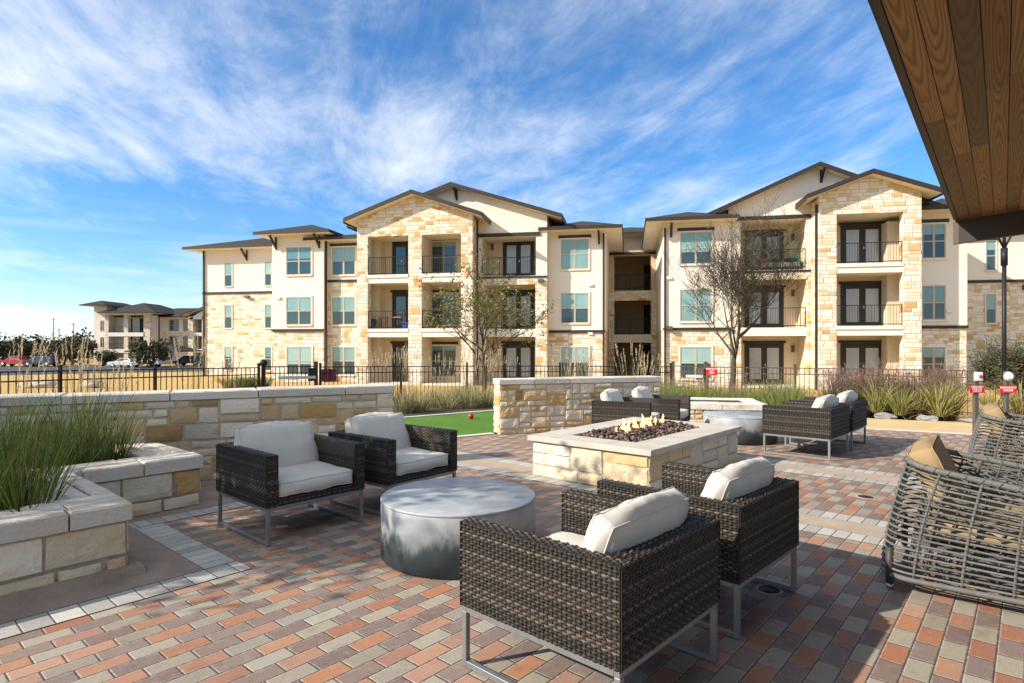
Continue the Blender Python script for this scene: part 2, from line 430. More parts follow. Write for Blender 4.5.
# ------------------------------------------------------------------ ground
def build_ground():
    mb = MB(); rings = [0, 3, 6, 9, 12, 14, 16, 18, 20, 22, 25, 28, 32, 40, 60, 66, 72, 78, 85, 100, 200, 500, 1500, 4000]; n = 96
    vs = [(0, 0, -0.12)]
    for r in rings[1:]:
        for k in range(n):
            a = 2 * math.pi * k / n; x, y = r * math.cos(a), r * math.sin(a); vs.append((x, y, terrain(x, y)))
    fs = [(0, 1 + k, 1 + (k + 1) % n) for k in range(n)]
    for i in range(len(rings) - 2):
        o = 1 + i * n
        for k in range(n): fs.append((o + k, o + n + k, o + n + (k + 1) % n, o + (k + 1) % n))
    mb.add(vs, fs, smooth=True); struct(mb.build('ground', M['dry']))
build_ground()

DG_A = Vector((4.6, 11.20, 0)); DG_D = Vector((1.27, -0.66, 0)).normalized()       # front edge of the gravel strip
def sheet(name, poly, z, mat, depth=0.13):
    mb = MB()
    # counter-clockwise
    ar = sum(poly[i][0] * poly[(i + 1) % len(poly)][1] - poly[(i + 1) % len(poly)][0] * poly[i][1] for i in range(len(poly)))
    if ar < 0: poly = poly[::-1]
    mb.prism([(p[0], p[1]) for p in poly], z - depth, z); return struct(mb.build(name, mat))
dgend = DG_A + DG_D * 14
patio_poly = [(-14, -8), (16, -8), (dgend.x, dgend.y), (DG_A.x, DG_A.y), (2.6, 10.9), (-0.31, 9.74), (-0.87, 9.36), (-2.4, 8.3), (-14, 2.0)]
sheet('patio', patio_poly, 0.0, M['pavers'])
def uvsheet(name, u0, u1, v0, v1, z, mat, depth=0.02):
    return sheet(name, [UV(u0, v0), UV(u1, v0), UV(u1, v1), UV(u0, v1)], z, mat, depth)
# concrete bands with pale borders across the patio
uvsheet('concrete_band', 5.17, 5.47, -7.6, 6.0, 0.004, M['band'], 0.003)
uvsheet('concrete_band', 7.38, 7.68, -3.0, 6.0, 0.004, M['band'], 0.003)
for a, b in ((4.962, 5.166), (5.474, 5.678), (7.172, 7.376), (7.684, 7.888)):
    k = a + 20.0
    mt = m_pavers('grey_border', True, TH, 0.204, 0.1016, ou=-(k % 0.204) + 0.0005)
    uvsheet('paver_border', a, b, -7.6 if a < 6 else -3.0, 6.0, 0.004, mt, 0.003)
# borders round the planter footing
uvsheet('paver_border', 1.60, 1.804, -5.29, -3.985, 0.004, m_pavers('grey_border', True, TH, 0.204, 0.1016, ou=-((1.60 + 20) % 0.204) + 0.0005), 0.003)
uvsheet('paver_border', -4.0, 1.804, -3.98, -3.776, 0.004, m_pavers('grey_border', True, TH, 0.135, 0.204, ov=-((30 - 3.98) % 0.204) + 0.0005), 0.003)
uvsheet('paver_border', 1.60, 4.4, -5.50, -5.296, 0.004, m_pavers('grey_border', True, TH, 0.1016, 0.204, ov=-((30 - 5.50) % 0.204) + 0.0005), 0.003)
# brown concrete footing round the planters
sheet('planter_footing', [UV(-6, -3.985), UV(1.596, -3.985), UV(1.596, -5.505), UV(4.2, -5.505), UV(4.2, -7.0), UV(-6, -7.0)], 0.006, M['brown_conc'], 0.005)
for o_, a_, L_, n_ in ((UV(-4.0, -4.285), E1, 5.33, E2), (UV(1.265, -4.285), -E2, 1.33, E1)):
    mb = MB(); mb.gprism([o_, o_ + n_ * 0.10, o_ + n_ * 0.075 + Vector((0, 0, 0.045)), o_ + Vector((0, 0, 0.055))], a_ * L_); struct(mb.build('planter_footing', M['brown_conc']))
# turf
TURF = [(-4.4, 9.95), (-2.07, 11.83), (-0.436, 13.1), (2.6, 15.4), (2.6, 11.0), (-0.31, 9.80), (-0.87, 9.42), (-2.4, 8.36), (-5.2, 6.9)]
sheet('turf_lawn', TURF, 0.015, M['turf'], 0.1)
M['edge'] = m_simple('pale_concrete', (0.55, 0.52, 0.46), 0.85, nscale=12, namp=0.15)
def strip(name, pts, wd, z0, z1, mat):
    mb = MB()
    for a, b in zip(pts[:-1], pts[1:]):
        a, b = Vector((a[0], a[1], 0)), Vector((b[0], b[1], 0)); t = (b - a).normalized(); nn = Vector((-t.y, t.x, 0))
        mb.obox(a - nn * wd / 2 + Vector((0, 0, z0)), (b - a), nn * wd, (0, 0, z1 - z0))
    return struct(mb.build(name, mat))
strip('turf_kerb', [(-4.45, 10.02), (-2.1, 11.9), (-0.45, 13.17), (2.6, 15.48)], 0.11, -0.1, 0.035, M['edge'])
strip('turf_kerb', [(-2.4, 8.33), (-0.87, 9.39), (-0.31, 9.77)], 0.12, -0.1, 0.022, M['edge'])
# gravel strip and beds
nDG = Vector((-DG_D.y, DG_D.x, 0))
def dgp(a, b): return DG_A + DG_D * a + nDG * b
sheet('gravel_strip', [dgp(-0.2, 0.12), dgp(14, 0.12), dgp(14, 1.75), dgp(-0.2, 1.75)], 0.01, M['dg'], 0.1)
sheet('paver_border', [dgp(-0.2, 0.0), dgp(14, 0.0), dgp(14, 0.115), dgp(-0.2, 0.115)], 0.008, M['edge'], 0.1)
sheet('planting_bed', [(-6.5, 8.6), (-4.45, 10.15), (-2.1, 12.0), (-0.45, 13.26), (2.4, 15.4), (1.5, 16.6), (-3.5, 15.5), (-7.6, 11.5)], -0.035, M['mulch'], 0.1)

# ------------------------------------------------------------------ stone walls, planters, fire pit
STONES = [((0.67, 0.59, 0.455), 9), ((0.72, 0.66, 0.55), 7), ((0.60, 0.48, 0.32), 6), ((0.58, 0.43, 0.24), 3.5), ((0.50, 0.33, 0.14), 1.4), ((0.56, 0.50, 0.42), 2.5), ((0.36, 0.24, 0.12), 0.7)]
WARM = [((0.68, 0.58, 0.42), 8), ((0.73, 0.66, 0.53), 7), ((0.63, 0.47, 0.27), 4), ((0.56, 0.36, 0.15), 2.5), ((0.68, 0.62, 0.51), 3)]
PAL = [STONES]
def stone_col(rng, warm=1.0):
    STONES = PAL[0]
    tot = sum(w for c, w in STONES); t = rng.random() * tot
    for c, wgt in STONES:
        t -= wgt
        if t <= 0: break
    k = rng.uniform(0.88, 1.10); return tuple(min(0.9, x * k) for x in c)
def stone_block(mb, o, a, up, nrm, L, H, rng, col=None, prot=0.013, jt=0.0055, bev=0.010):
    """one dressed stone on a wall face: o lower corner in the mortar plane"""
    col = col or stone_col(rng)
    p = prot * rng.uniform(0.6, 1.2)
    def jit(): return rng.uniform(-0.004, 0.004)
    base = [o + a * (jt + jit()) + up * (jt + jit()), o + a * (L - jt + jit()) + up * (jt + jit()), o + a * (L - jt + jit()) + up * (H - jt + jit()), o + a * (jt + jit()) + up * (H - jt + jit())]
    c = o + a * L / 2 + up * H / 2
    base = [b - nrm * 0.01 for b in base]
    nx = max(2, int(L / 0.045)); nz = max(2, int(H / 0.045))
    seed = Vector((rng.uniform(0, 50), rng.uniform(0, 50), rng.uniform(0, 50)))
    vs = list(base); fs = []
    grid = {}
    for j in range(nz + 1):
        for i in range(nx + 1):
            fx, fz = i / nx, j / nz
            b_ = (base[0] * (1 - fx) + base[1] * fx) * (1 - fz) + (base[3] * (1 - fx) + base[2] * fx) * fz
            e = (i in (0, nx)) or (j in (0, nz))
            q = b_ + (c - b_) * 0.0
            if i == 0: q = q + a * bev
            if i == nx: q = q - a * bev
            if j == 0: q = q + up * bev
            if j == nz: q = q - up * bev
            q = q + nrm * (0.01 + p * (0.6 if e else 1.0) + 0.014 * mnoise.noise(q * 6.0 + seed) + 0.007 * mnoise.noise(q * 17.0 + seed))
            grid[i, j] = len(vs); vs.append(q)
    for j in range(nz):
        for i in range(nx): fs.append((grid[i, j], grid[i + 1, j], grid[i + 1, j + 1], grid[i, j + 1]))
    bot = [grid[i, 0] for i in range(nx + 1)]; top = [grid[i, nz] for i in range(nx + 1)]
    lf = [grid[0, j] for j in range(nz + 1)]; rt = [grid[nx, j] for j in range(nz + 1)]
    fs.append(tuple([0, 1] + bot[::-1])); fs.append(tuple([1, 2] + rt[::-1])); fs.append(tuple([2, 3] + top)); fs.append(tuple([3, 0] + lf))
    if a.cross(up).dot(nrm) < 0: fs = [f[::-1] for f in fs]
    mb.add(vs, fs, col)
def ashlar_face(mb, o, a, L, H, nrm, rng, cw=0.068, ch=0.088, courses=None, maxw=6, maxh=2, minw=2):
    """random ashlar packed into a rectangle"""
    o = Vector(o); a = Vector(a).normalized(); up = Vector((0, 0, 1)); nrm = Vector(nrm).normalized()
    if courses:
        z = 0
        for hgt, lo, hi in courses:
            x = 0
            while x < L - 1e-4:
                w_ = rng.uniform(lo, hi)
                if L - x - w_ < lo * 0.6: w_ = L - x
                stone_block(mb, o + a * x + up * z, a, up, nrm, w_, hgt, rng); x += w_
            z += hgt
        return
    nx = max(2, round(L / cw)); nz = max(1, round(H / ch)); dx_ = L / nx; dz_ = H / nz
    used = [[False] * nx for _ in range(nz)]
    for j in range(nz):
        for i in range(nx):
            if used[j][i]: continue
            free = 0
            while i + free < nx and not used[j][i + free]: free += 1
            h_ = 1 if rng.random() < 0.55 else min(maxh, nz - j)
            w_ = rng.randint(minw, maxw) if h_ == 1 else rng.randint(minw, max(minw, maxw - 1))
            if free - w_ < minw: w_ = free if free <= maxw + 1 else w_
            w_ = min(w_, free)
            if any(used[j + q][i + p] for q in range(h_) for p in range(w_)): h_ = 1
            for q in range(h_):
                for p in range(w_): used[j + q][i + p] = True
            stone_block(mb, o + a * i * dx_ + up * j * dz_, a, up, nrm, w_ * dx_, h_ * dz_, rng)
def cap_row(mb, o, a, L, across, wd, z0, h, rng, lo, hi, over=0.0, col=None):
    """a row of flat cap stones"""
    x = 0; o = Vector(o); a = Vector(a).normalized(); ac = Vector(across).normalized()
    while x < L - 1e-4:
        w_ = rng.uniform(lo, hi)
        if L - x - w_ < lo * 0.7: w_ = L - x
        k = rng.uniform(0.82, 1.08); c = tuple(v * k for v in (col or (0.62, 0.58, 0.51)))
        dz = rng.uniform(-0.005, 0.005); g = 0.0055
        p = o + a * (x + g) + ac * g + Vector((0, 0, z0 + 0.001))
        chamfer(mb, p, a * (w_ - 2 * g), ac * (wd - 2 * g), Vector((0, 0, h + dz)), 0.012, c, rng)
        x += w_
def chamfer(mb, o, a, b, c, bv, col, rng):
    """box whose upper edges are worn; the top is a jittered grid"""
    if a.cross(b).dot(c) < 0: a, b, o = b, a, o
    la, lb = a.length, b.length; ua, ub = a / la, b / lb; h = c.length; up = c / h
    na, nb_ = max(1, int(la / 0.12)), max(1, int(lb / 0.08))
    seed = Vector((rng.uniform(0, 30), rng.uniform(0, 30), 0))
    vs = []; fs = []
    low = [o, o + a, o + a + b, o + b]; mid = [p + up * (h - bv) for p in low]
    vs += low + mid
    fs += [(3, 2, 1, 0), (0, 1, 5, 4), (1, 2, 6, 5), (2, 3, 7, 6), (3, 0, 4, 7)]
    g = {}
    for j in range(nb_ + 1):
        for i in range(na + 1):
            q = o + ua * (bv + (la - 2 * bv) * i / na) + ub * (bv + (lb - 2 * bv) * j / nb_) + up * (h + 0.0035 * mnoise.noise((o + a * i / na) * 5 + seed))
            g[i, j] = len(vs); vs.append(q)
    for j in range(nb_):
        for i in range(na): fs.append((g[i, j], g[i + 1, j], g[i + 1, j + 1], g[i, j + 1]))
    fs.append(tuple([4, 5] + [g[i, 0] for i in range(na, -1, -1)])); fs.append(tuple([5, 6] + [g[na, j] for j in range(nb_, -1, -1)]))
    fs.append(tuple([6, 7] + [g[i, nb_] for i in range(na + 1)])); fs.append(tuple([7, 4] + [g[0, j] for j in range(nb_ + 1)]))
    mb.add(vs, fs, col)

UPV = Vector((0, 0, 1))
def stone_wall(name, label, P0, P1, thick, H, seed, cap=0.088, endL=True, endR=True, back=True):
    """free-standing wall from P0 to P1 (front face, left to right as seen), top at H"""
    rng = random.Random(seed)
    P0, P1 = Vector((P0[0], P0[1], 0)), Vector((P1[0], P1[1], 0)); a = (P1 - P0); L = a.length; a.normalize(); bk = Vector((-a.y, a.x, 0))
    t = thing(name, label, 'wall', (P0 + P1) / 2)
    core = MB(); core.obox(P0 - UPV * 0.12 + a * 0.004 + bk * 0.004, a * (L - 0.008), bk * (thick - 0.008), UPV * (H - cap + 0.12 - 0.004)); core.build('mortar_core', M['mortar_pale'], t)
    st = MB()
    ashlar_face(st, P0, a, L, H - cap, -bk, rng)
    if endL: ashlar_face(st, P0 + bk * thick, -bk, thick, H - cap, -a, rng)
    if endR: ashlar_face(st, P1, bk, thick, H - cap, a, rng)
    if back: ashlar_face(st, P1 + bk * thick, -a, L, H - cap, bk, rng, maxw=8, minw=3)
    st.build('stone_face', M['stone'], t)
    cp = MB(); cap_row(cp, P0 - a * 0.015 - bk * 0.025, a, L + 0.03, bk, thick + 0.05, H - cap, cap, rng, 0.45, 0.95)
    cp.build('cap_stones', M['stone'], t)
    return t
wd = Vector((0.893, 0.45, 0)).normalized()
w1b = Vector((-1.44, 7.28, 0)); w1a = w1b - wd * 8.2
stone_wall('stone_wall', 'long low limestone wall behind the planters and the two dark chairs', w1a, w1b, 0.34, 0.955, 11)
stone_wall('stone_wall', 'shorter low limestone wall between the green turf and the far chairs', (-0.20, 9.70), (2.62, 10.60), 0.34, 0.90, 12)

# stepped stone planter on the left
def planter():
    PAL[0] = WARM; rng = random.Random(5); H = 0.45; CAP = 0.112
    t = thing('stone_planter', 'stepped limestone planter box full of green rushes at the left', 'planter', UV(0.5, -4.8))
    runs = [(UV(-4.0, -4.29), E1, 5.26, E2), (UV(1.26, -4.29), -E2, 1.36, E1), (UV(1.26, -5.65), E1, 0.97, E2), (UV(2.23, -5.65), -E2, 1.3, E1)]
    core = MB(); st = MB(); cp = MB()
    for o, a, L, nrm in runs:
        core.obox(o - UPV * 0.02 - nrm * 0.305, a * L - a * 0.003, nrm * 0.30, UPV * (H - CAP + 0.018))
    for (o, a, L, nrm) in runs:
        ashlar_face(st, o, a, L, H - CAP, nrm, rng, courses=[(0.118, 0.18, 0.48), (0.22, 0.22, 0.50)])
    core.build('mortar_core', M['mortar'], t); st.build('stone_face', M['stone'], t)
    # cap: three narrow rows on every run, mitred by letting the fronts run through
    def caprow(u0, v0, along, L, inward, k, lo, hi):
        w_ = 0.125
        cap_row(cp, UV(u0, v0) + inward * (w_ * k), along, L, inward, w_, H - CAP, CAP, rng, lo, hi)
    for k in range(3):
        caprow(-4.0, -4.265, E1, 5.285, -E2, k, 0.30, 0.62)
        caprow(1.285, -4.265 - 0.375, -E2, 0.985, -E1, k, 0.4, 0.8)
        caprow(1.285 - 0.375, -5.625, E1, 1.345, -E2, k, 0.35, 0.7)
        caprow(2.255, -5.625 - 0.375, -E2, 0.93, -E1, k, 0.3, 0.6)
    cp.build('cap_stones', M['stone'], t)
    so = MB(); so.prism([(p.x, p.y) for p in (UV(-4.0, -4.60), UV(-4.0, -6.9), UV(1.9, -6.9), UV(1.9, -5.98), UV(0.93, -5.98), UV(0.93, -4.60))], 0.0, 0.385)
    so.build('soil', M['soil'], t)
    PAL[0] = STONES
    return t
planter()

def planter_box():
    rng = random.Random(8); H = 0.46; CAP = 0.11
    A = Vector((4.28, 10.10, 0)); a = -DG_D; bk = Vector((E1.x, E1.y, 0))
    a = Vector((-0.985, 0.17, 0)); bk = Vector((0.17, 0.985, 0)); L, D = 1.7, 1.15
    t = thing('stone_planter', 'low square limestone planter with a white cap behind the far round table', 'planter', A + a * L / 2 + bk * D / 2)
    core = MB(); core.obox(A + UPV * -0.02 + a * 0.004 + bk * 0.004, a * (L - 0.008), bk * (D - 0.008), UPV * (H - CAP)); core.build('mortar_core', M['mortar_pale'], t)
    st = MB(); nb = -bk
    ashlar_face(st, A + a * L, -a, L, H - CAP, nb, rng); ashlar_face(st, A, bk, D, H - CAP, -a, rng); ashlar_face(st, A + a * L + bk * D, -bk, D, H - CAP, a, rng)
    st.build('stone_face', M['stone'], t)
    cp = MB(); q = A - a * 0.03 - bk * 0.03; LL, DD, cw = L + 0.06, D + 0.06, 0.30
    cap_row(cp, q, a, LL, bk, cw, H - CAP, CAP, rng, 0.6, 0.9, col=(0.70, 0.67, 0.60)); cap_row(cp, q + bk * (DD - cw), a, LL, bk, cw, H - CAP, CAP, rng, 0.6, 0.9, col=(0.70, 0.67, 0.60))
    cap_row(cp, q + bk * cw, bk, DD - 2 * cw, a, cw, H - CAP, CAP, rng, 0.4, 0.6, col=(0.70, 0.67, 0.60)); cap_row(cp, q + bk * cw + a * (LL - cw), bk, DD - 2 * cw, a, cw, H - CAP, CAP, rng, 0.4, 0.6, col=(0.70, 0.67, 0.60))
    cp.build('cap_stones', M['stone'], t)
    so = MB(); so.obox(q + a * cw + bk * cw + UPV * (H - CAP), a * (LL - 2 * cw), bk * (DD - 2 * cw), UPV * 0.09); so.build('soil', M['mulch'], t)
planter_box()

def fire_pit():
    PAL[0] = [((0.70, 0.62, 0.48), 9), ((0.73, 0.67, 0.56), 7), ((0.64, 0.52, 0.35), 4), ((0.58, 0.42, 0.22), 2)]; rng = random.Random(3)
    u0, u1, v0, v1 = 5.16, 7.40, -4.18, -2.76; H = 0.445; T = 0.058
    t = thing('fire_pit', 'rectangular limestone fire pit with a smooth slab top and burning flames', 'fire pit', UV((u0 + u1) / 2, (v0 + v1) / 2))
    core = MB(); core.obox(UV(u0 + .004, v0 + .004, -0.02), E1 * (u1 - u0 - .008), E2 * (v1 - v0 - .008), UPV * (H - T + 0.016)); core.build('mortar_core', M['mortar_pale'], t)
    st = MB(); kw = dict(cw=0.10, ch=0.123, maxw=6, maxh=2, minw=2)
    ashlar_face(st, UV(u0, v0), E2, v1 - v0, H - T, -E1, rng, **kw); ashlar_face(st, UV(u0, v1), E1, u1 - u0, H - T, E2, rng, **kw)
    ashlar_face(st, UV(u1, v1), -E2, v1 - v0, H - T, E1, rng, **kw); ashlar_face(st, UV(u1, v0), -E1, u1 - u0, H - T, -E2, rng, **kw)
    st.build('stone_face', M['stone'], t)
    sl_ = MB(); ov = 0.045; a0, a1, b0, b1 = u0 - ov, u1 + ov, v0 - ov, v1 + ov
    i0, i1, j0, j1 = u0 + 0.30, u1 - 0.30, v0 + 0.31, v1 - 0.31
    def slabseg(p, q, r, s_):
        ang = math.atan2(E1.y, E1.x)
        o = UV(p, r, H - T); sl_.obox(o, E1 * (q - p), E2 * (s_ - r), UPV * T)
    slabseg(a0, i0, b0, b1); slabseg(i1, a1, b0, b1); slabseg(i0 + 0.001, i1 - 0.001, b0, j0); slabseg(i0 + 0.001, i1 - 0.001, j1, b1)
    so = sl_.build('slab_top', M['slab'], t)
    bv = so.modifiers.new('bevel', 'BEVEL'); bv.width = 0.008; bv.segments = 2; bv.limit_method = 'ANGLE'
    pan = MB(); pan.obox(UV(i0, j0, H - T - 0.05), E1 * (i1 - i0), E2 * (j1 - j0), UPV * 0.05); pan.build('burner_pan', m_simple('burnt_steel', (0.03, 0.028, 0.026), 0.6, 0.6), t)
    # lava rock
    rk = MB()
    for k in range(1700):
        a, b = rng.uniform(0.015, 0.985), rng.uniform(0.02, 0.98)
        e = min(a * (i1 - i0), (1 - a) * (i1 - i0), b * (j1 - j0), (1 - b) * (j1 - j0))
        z = H - T + 0.015 + min(0.065, 0.33 * e) * rng.uniform(0.3, 1.1) + 0.02
        r = rng.uniform(0.014, 0.028)
        c = rng.choice([(0.028, 0.024, 0.022), (0.05, 0.036, 0.03), (0.115, 0.058, 0.04), (0.16, 0.10, 0.075), (0.035, 0.03, 0.03), (0.20, 0.15, 0.12)])
        rk.blob(UV(i0 + (i1 - i0) * a, j0 + (j1 - j0) * b, z), (r * rng.uniform(.8, 1.3), r * rng.uniform(.8, 1.3), r * rng.uniform(.7, 1.1)), k, c, 0, 1, 0.7)
    ml = Mat('lava', 0.9); ml.color(ml.attr()); ml.bump(ml.noise(ml.obj(), 90, 3), 0.6, 0.006)
    o = rk.build('lava_rock', ml); tag(o, 'bed of dark red and black lava rock filling the fire pit', 'lava rock'); o['kind'] = 'stuff'
    # flames
    fm = Mat('flame'); nt = fm.nt; nt.nodes.remove(fm.p)
    em = fm.node('ShaderNodeEmission'); tr = fm.node('ShaderNodeBsdfTransparent'); mx = fm.node('ShaderNodeMixShader')
    g = fm.attr('Col'); lw = fm.node('ShaderNodeLayerWeight'); lw.inputs[0].default_value = 0.35
    fac = E(nt, lw.outputs['Facing'])
    col = fm.ramp(fac, [(0.0, (1.0, 0.62, 0.20)), (0.45, (1.0, 0.40, 0.06)), (0.9, (1.0, 0.18, 0.02))])
    fm.link(col, em.inputs[0]); em.inputs[1].default_value = 3.4
    sepc = fm.node('ShaderNodeSeparateColor'); fm.link(g, sepc.inputs[0]); top = E(nt, sepc.outputs[0])
    brk = fm.noise(fm.scale(fm.pos()[0], 1, 1, 0.45), 34.0, 3, 0.6).rng(0.30, 0.62, 0.6, 1.0)
    al = (fac.rng(0.10, 0.92, 0.80, 0.0) * top * brk).max(0.0)
    fm.link(al, mx.inputs[0]); fm.link(tr.outputs[0], mx.inputs[1]); fm.link(em.outputs[0], mx.inputs[2]); fm.link(mx.outputs[0], fm.out.inputs[0])
    for k in range(14):
        a = 0.17 + 0.68 * (k + rng.uniform(0.25, 0.75)) / 14; b = 0.5 + rng.uniform(-0.10, 0.10)
        c = UV(i0 + (i1 - i0) * a, j0 + (j1 - j0) * b, H - 0.01); hgt = rng.uniform(0.11, 0.19) * (1.1 if k % 3 else 0.8); r = rng.uniform(0.032, 0.050)
        mb = MB(); n = 10; m = 12; ph = rng.uniform(0, 6); ecc = rng.uniform(0.5, 0.8); rot = rng.uniform(0, 3)
        rows = []
        for i in range(m + 1):
            f = i / m; rr = r * (math.sin(math.pi * min(1, f * 1.15 + 0.12)) ** 0.8 if f < 0.75 else 1.0) * (1 - f) ** 0.75 + 0.0008
            off = Vector((math.sin(f * 5 + ph) * 0.016 * f, math.cos(f * 4 + ph) * 0.014 * f, f * hgt))
            rows.append([c + off + Vector((math.cos(q * 2 * math.pi / n + rot) * rr, math.sin(q * 2 * math.pi / n + rot) * rr * ecc, 0)) for q in range(n)])
        vs = [p for rw in rows for p in rw]
        for i in range(m):
            sh = 0.55 + 0.45 * math.sin(math.pi * min(1, (i + 1.5) / m)); 
            mb.add([rows[i][q] for q in range(n)] + [rows[i + 1][q] for q in range(n)], [(q, (q + 1) % n, n + (q + 1) % n, n + q) for q in range(n)], (sh * (1 - 0.5 * i / m),) * 3, smooth=True)
        mb.build('flame', fm, t)
    return t
FIRE = fire_pit(); PAL[0] = STONES

# ------------------------------------------------------------------ furniture
wk = Mat('wicker', 0.55, 0, 0.35)
wn = wk.noise(wk.obj(), 22, 3, 0.6); wc_ = wk.attr()
wk.color(wk.mix(1.0, wk.ramp(wn, [(0.3, (0.72, 0.70, 0.68)), (0.7, (1.15, 1.12, 1.08))]), wc_, 'MULTIPLY')); M['wicker'] = wk
M['frame'] = m_simple('grey_metal_frame', (0.24, 0.245, 0.25), 0.45, 0.55, 0.5, nscale=20, namp=0.08)
fb = Mat('cushion_fabric', 0.92, 0, 0.1); ob = fb.obj(); f1 = fb.noise(ob, 9, 4, 0.6); f2 = fb.noise(ob, 420, 2, 0.7)
fb.color(fb.mix(f1.rng(0.35, 0.7) * 0.25, (0.54, 0.51, 0.455), (0.46, 0.43, 0.38))); fb.bump(f1 * 0.8 + f2 * 0.15, 0.35, 0.012); fb.p.inputs['Sheen Weight'].default_value = 0.15; M['fabric'] = fb
ft = Mat('tan_fabric', 0.92, 0, 0.1); ob = ft.obj(); f1 = ft.noise(ob, 9, 4, 0.6); f2 = ft.noise(ob, 380, 2, 0.7)
ft.color(ft.mix(f1.rng(0.35, 0.7) * 0.3, (0.33, 0.235, 0.125), (0.27, 0.19, 0.10))); ft.bump(f1 * 0.8 + f2 * 0.2, 0.35, 0.012); M['tan'] = ft

STRANDS = [(0.042, 0.034, 0.027), (0.024, 0.020, 0.017), (0.062, 0.051, 0.041), (0.016, 0.014, 0.012), (0.105, 0.088, 0.071)]
def weave(mb, o, a, b, nrm, rng, su=0.0225, sv=0.0132, amp=0.0052, dens=4):
    """woven panel: strands run along a, stacked along b, passing over and under stakes"""
    o, a, b, n = Vector(o), Vector(a), Vector(b), Vector(nrm).normalized()
    La, Lb = a.length, b.length; ua, ub = a / La, b / Lb
    ns = max(2, round(La / su)); nr = max(1, round(Lb / sv)); du = La / ns; dv = Lb / nr; hh = dv * 0.43
    samples = ns * dens
    for j in range(nr):
        vs = []; col = rng.choice(STRANDS); k = rng.uniform(0.8, 1.15); col = tuple(c * k for c in col)
        for i in range(samples + 1):
            x = La * i / samples
            d = amp * math.sin(math.pi * x / du + math.pi * (j % 2) + 0.5 * math.pi)
            d *= 1 + 0.35 * mnoise.noise(Vector((x * 19, j * 2.3, La * 7))); wob = 0.0014 * mnoise.noise(Vector((x * 11, j * 0.9, Lb * 5)))
            c = o + ua * x + ub * (dv * (j + 0.5) + wob)
            vs += [c + ub * hh + n * (d - 0.0025), c + ub * hh * 0.45 + n * (d + 0.0012), c - ub * hh * 0.45 + n * (d + 0.0012), c - ub * hh + n * (d - 0.0025)]
        fs = []
        for i in range(samples):
            for q in range(3): fs.append((i * 4 + q, i * 4 + q + 1, i * 4 + 5 + q, i * 4 + 4 + q))
        if ua.cross(ub).dot(n) > 0: fs = [f[::-1] for f in fs]
        mb.add(vs, fs, col, 0, True)
    # stakes
    for i in range(ns + 1):
        c = o + ua * (La * i / ns)
        mb.obox(c - ua * 0.0055 - n * 0.002, ua * 0.011, n * 0.0022, ub * Lb, (0.035, 0.027, 0.021))

def cushion(w_, d_, h_, rng, corner=0.035, puff=0.35, n=24, wr=0.008, ears=0.0, bw=0.022):
    """soft box cushion centred on the origin: width x, depth y, thickness z, with a gusset and wrinkles"""
    vs = []; fs = []; idx = {}
    sd = Vector((rng.uniform(0, 40), rng.uniform(0, 40), rng.uniform(0, 40)))
    def P(x, y, z):                                    # x,y,z in -1..1 on a cube
        ex = 1 - abs(x) ** 4; ey = 1 - abs(y) ** 4
        th = h_ / 2 * (1 - puff + puff * (ex * ey) ** 0.6)
        px = x * w_ / 2; py = y * d_ / 2
        # sides bow outwards a little, corners pull in
        bow = bw * (1 - z * z)
        if abs(x) > 0.999: px += math.copysign(bow * (1 - y * y), x)
        if abs(y) > 0.999: py += math.copysign(bow * (1 - x * x), y)
        cr = (abs(x) ** 8) * (abs(y) ** 8)
        px *= 1 - (0.03 - ears) * cr; py *= 1 - (0.03 - ears) * cr
        p = Vector((px, py, z * th))
        q = p * 7 + sd
        wob = wr * (mnoise.noise(q) + 0.6 * mnoise.noise(Vector((q.x * 3.4, q.y * 1.3, q.z * 2))) * (0.25 + max(abs(x), abs(y)) ** 3) + 0.35 * mnoise.noise(Vector((q.x * 5.0 + q.y * 3, q.y * 1.7, q.z * 3))))
        nrm = Vector((x ** 7, y ** 7, z)).normalized() if (abs(x) + abs(y) + abs(z)) > 0 else Vector((0, 0, 1))
        return p + nrm * wob
    m = 4
    def vid(p):
        key = (round(p[0], 5), round(p[1], 5), round(p[2], 5))
        if key not in idx: idx[key] = len(vs); vs.append(P(*p))
        return idx[key]
    g = [-1 + 2 * i / n for i in range(n + 1)]; gz = [-1 + 2 * i / m for i in range(m + 1)]
    for zz in (-1, 1):
        for i in range(n):
            for j in range(n):
                f = [vid((g[i], g[j], zz)), vid((g[i + 1], g[j], zz)), vid((g[i + 1], g[j + 1], zz)), vid((g[i], g[j + 1], zz))]
                fs.append(f if zz > 0 else f[::-1])
    for sgn in (-1, 1):
        for i in range(n):
            for k in range(m):
                f = [vid((sgn, g[i], gz[k])), vid((sgn, g[i + 1], gz[k])), vid((sgn, g[i + 1], gz[k + 1])), vid((sgn, g[i], gz[k + 1]))]
                fs.append(f if sgn > 0 else f[::-1])
                f = [vid((g[i], sgn, gz[k])), vid((g[i + 1], sgn, gz[k])), vid((g[i + 1], sgn, gz[k + 1])), vid((g[i], sgn, gz[k + 1]))]
                fs.append(f if sgn < 0 else f[::-1])
    # piping along both rims
    rims = []
    for zz in (-1, 1):
        ring = [(g[i], -1, zz) for i in range(n)] + [(1, g[i], zz) for i in range(n)] + [(-g[i], 1, zz) for i in range(n)] + [(-1, -g[i], zz) for i in range(n)]
        rims.append([P(*p) * 1.004 for p in ring])
    return vs, fs, rims
def add_cushion(mb, size, mtx, seed, **kw):
    rng = random.Random(seed); vs, fs, rims = cushion(*size, rng, **kw)
    mb.add([mtx @ v for v in vs], fs, (1, 1, 1), 0, True)
    return [[mtx @ v for v in r] for r in rims]

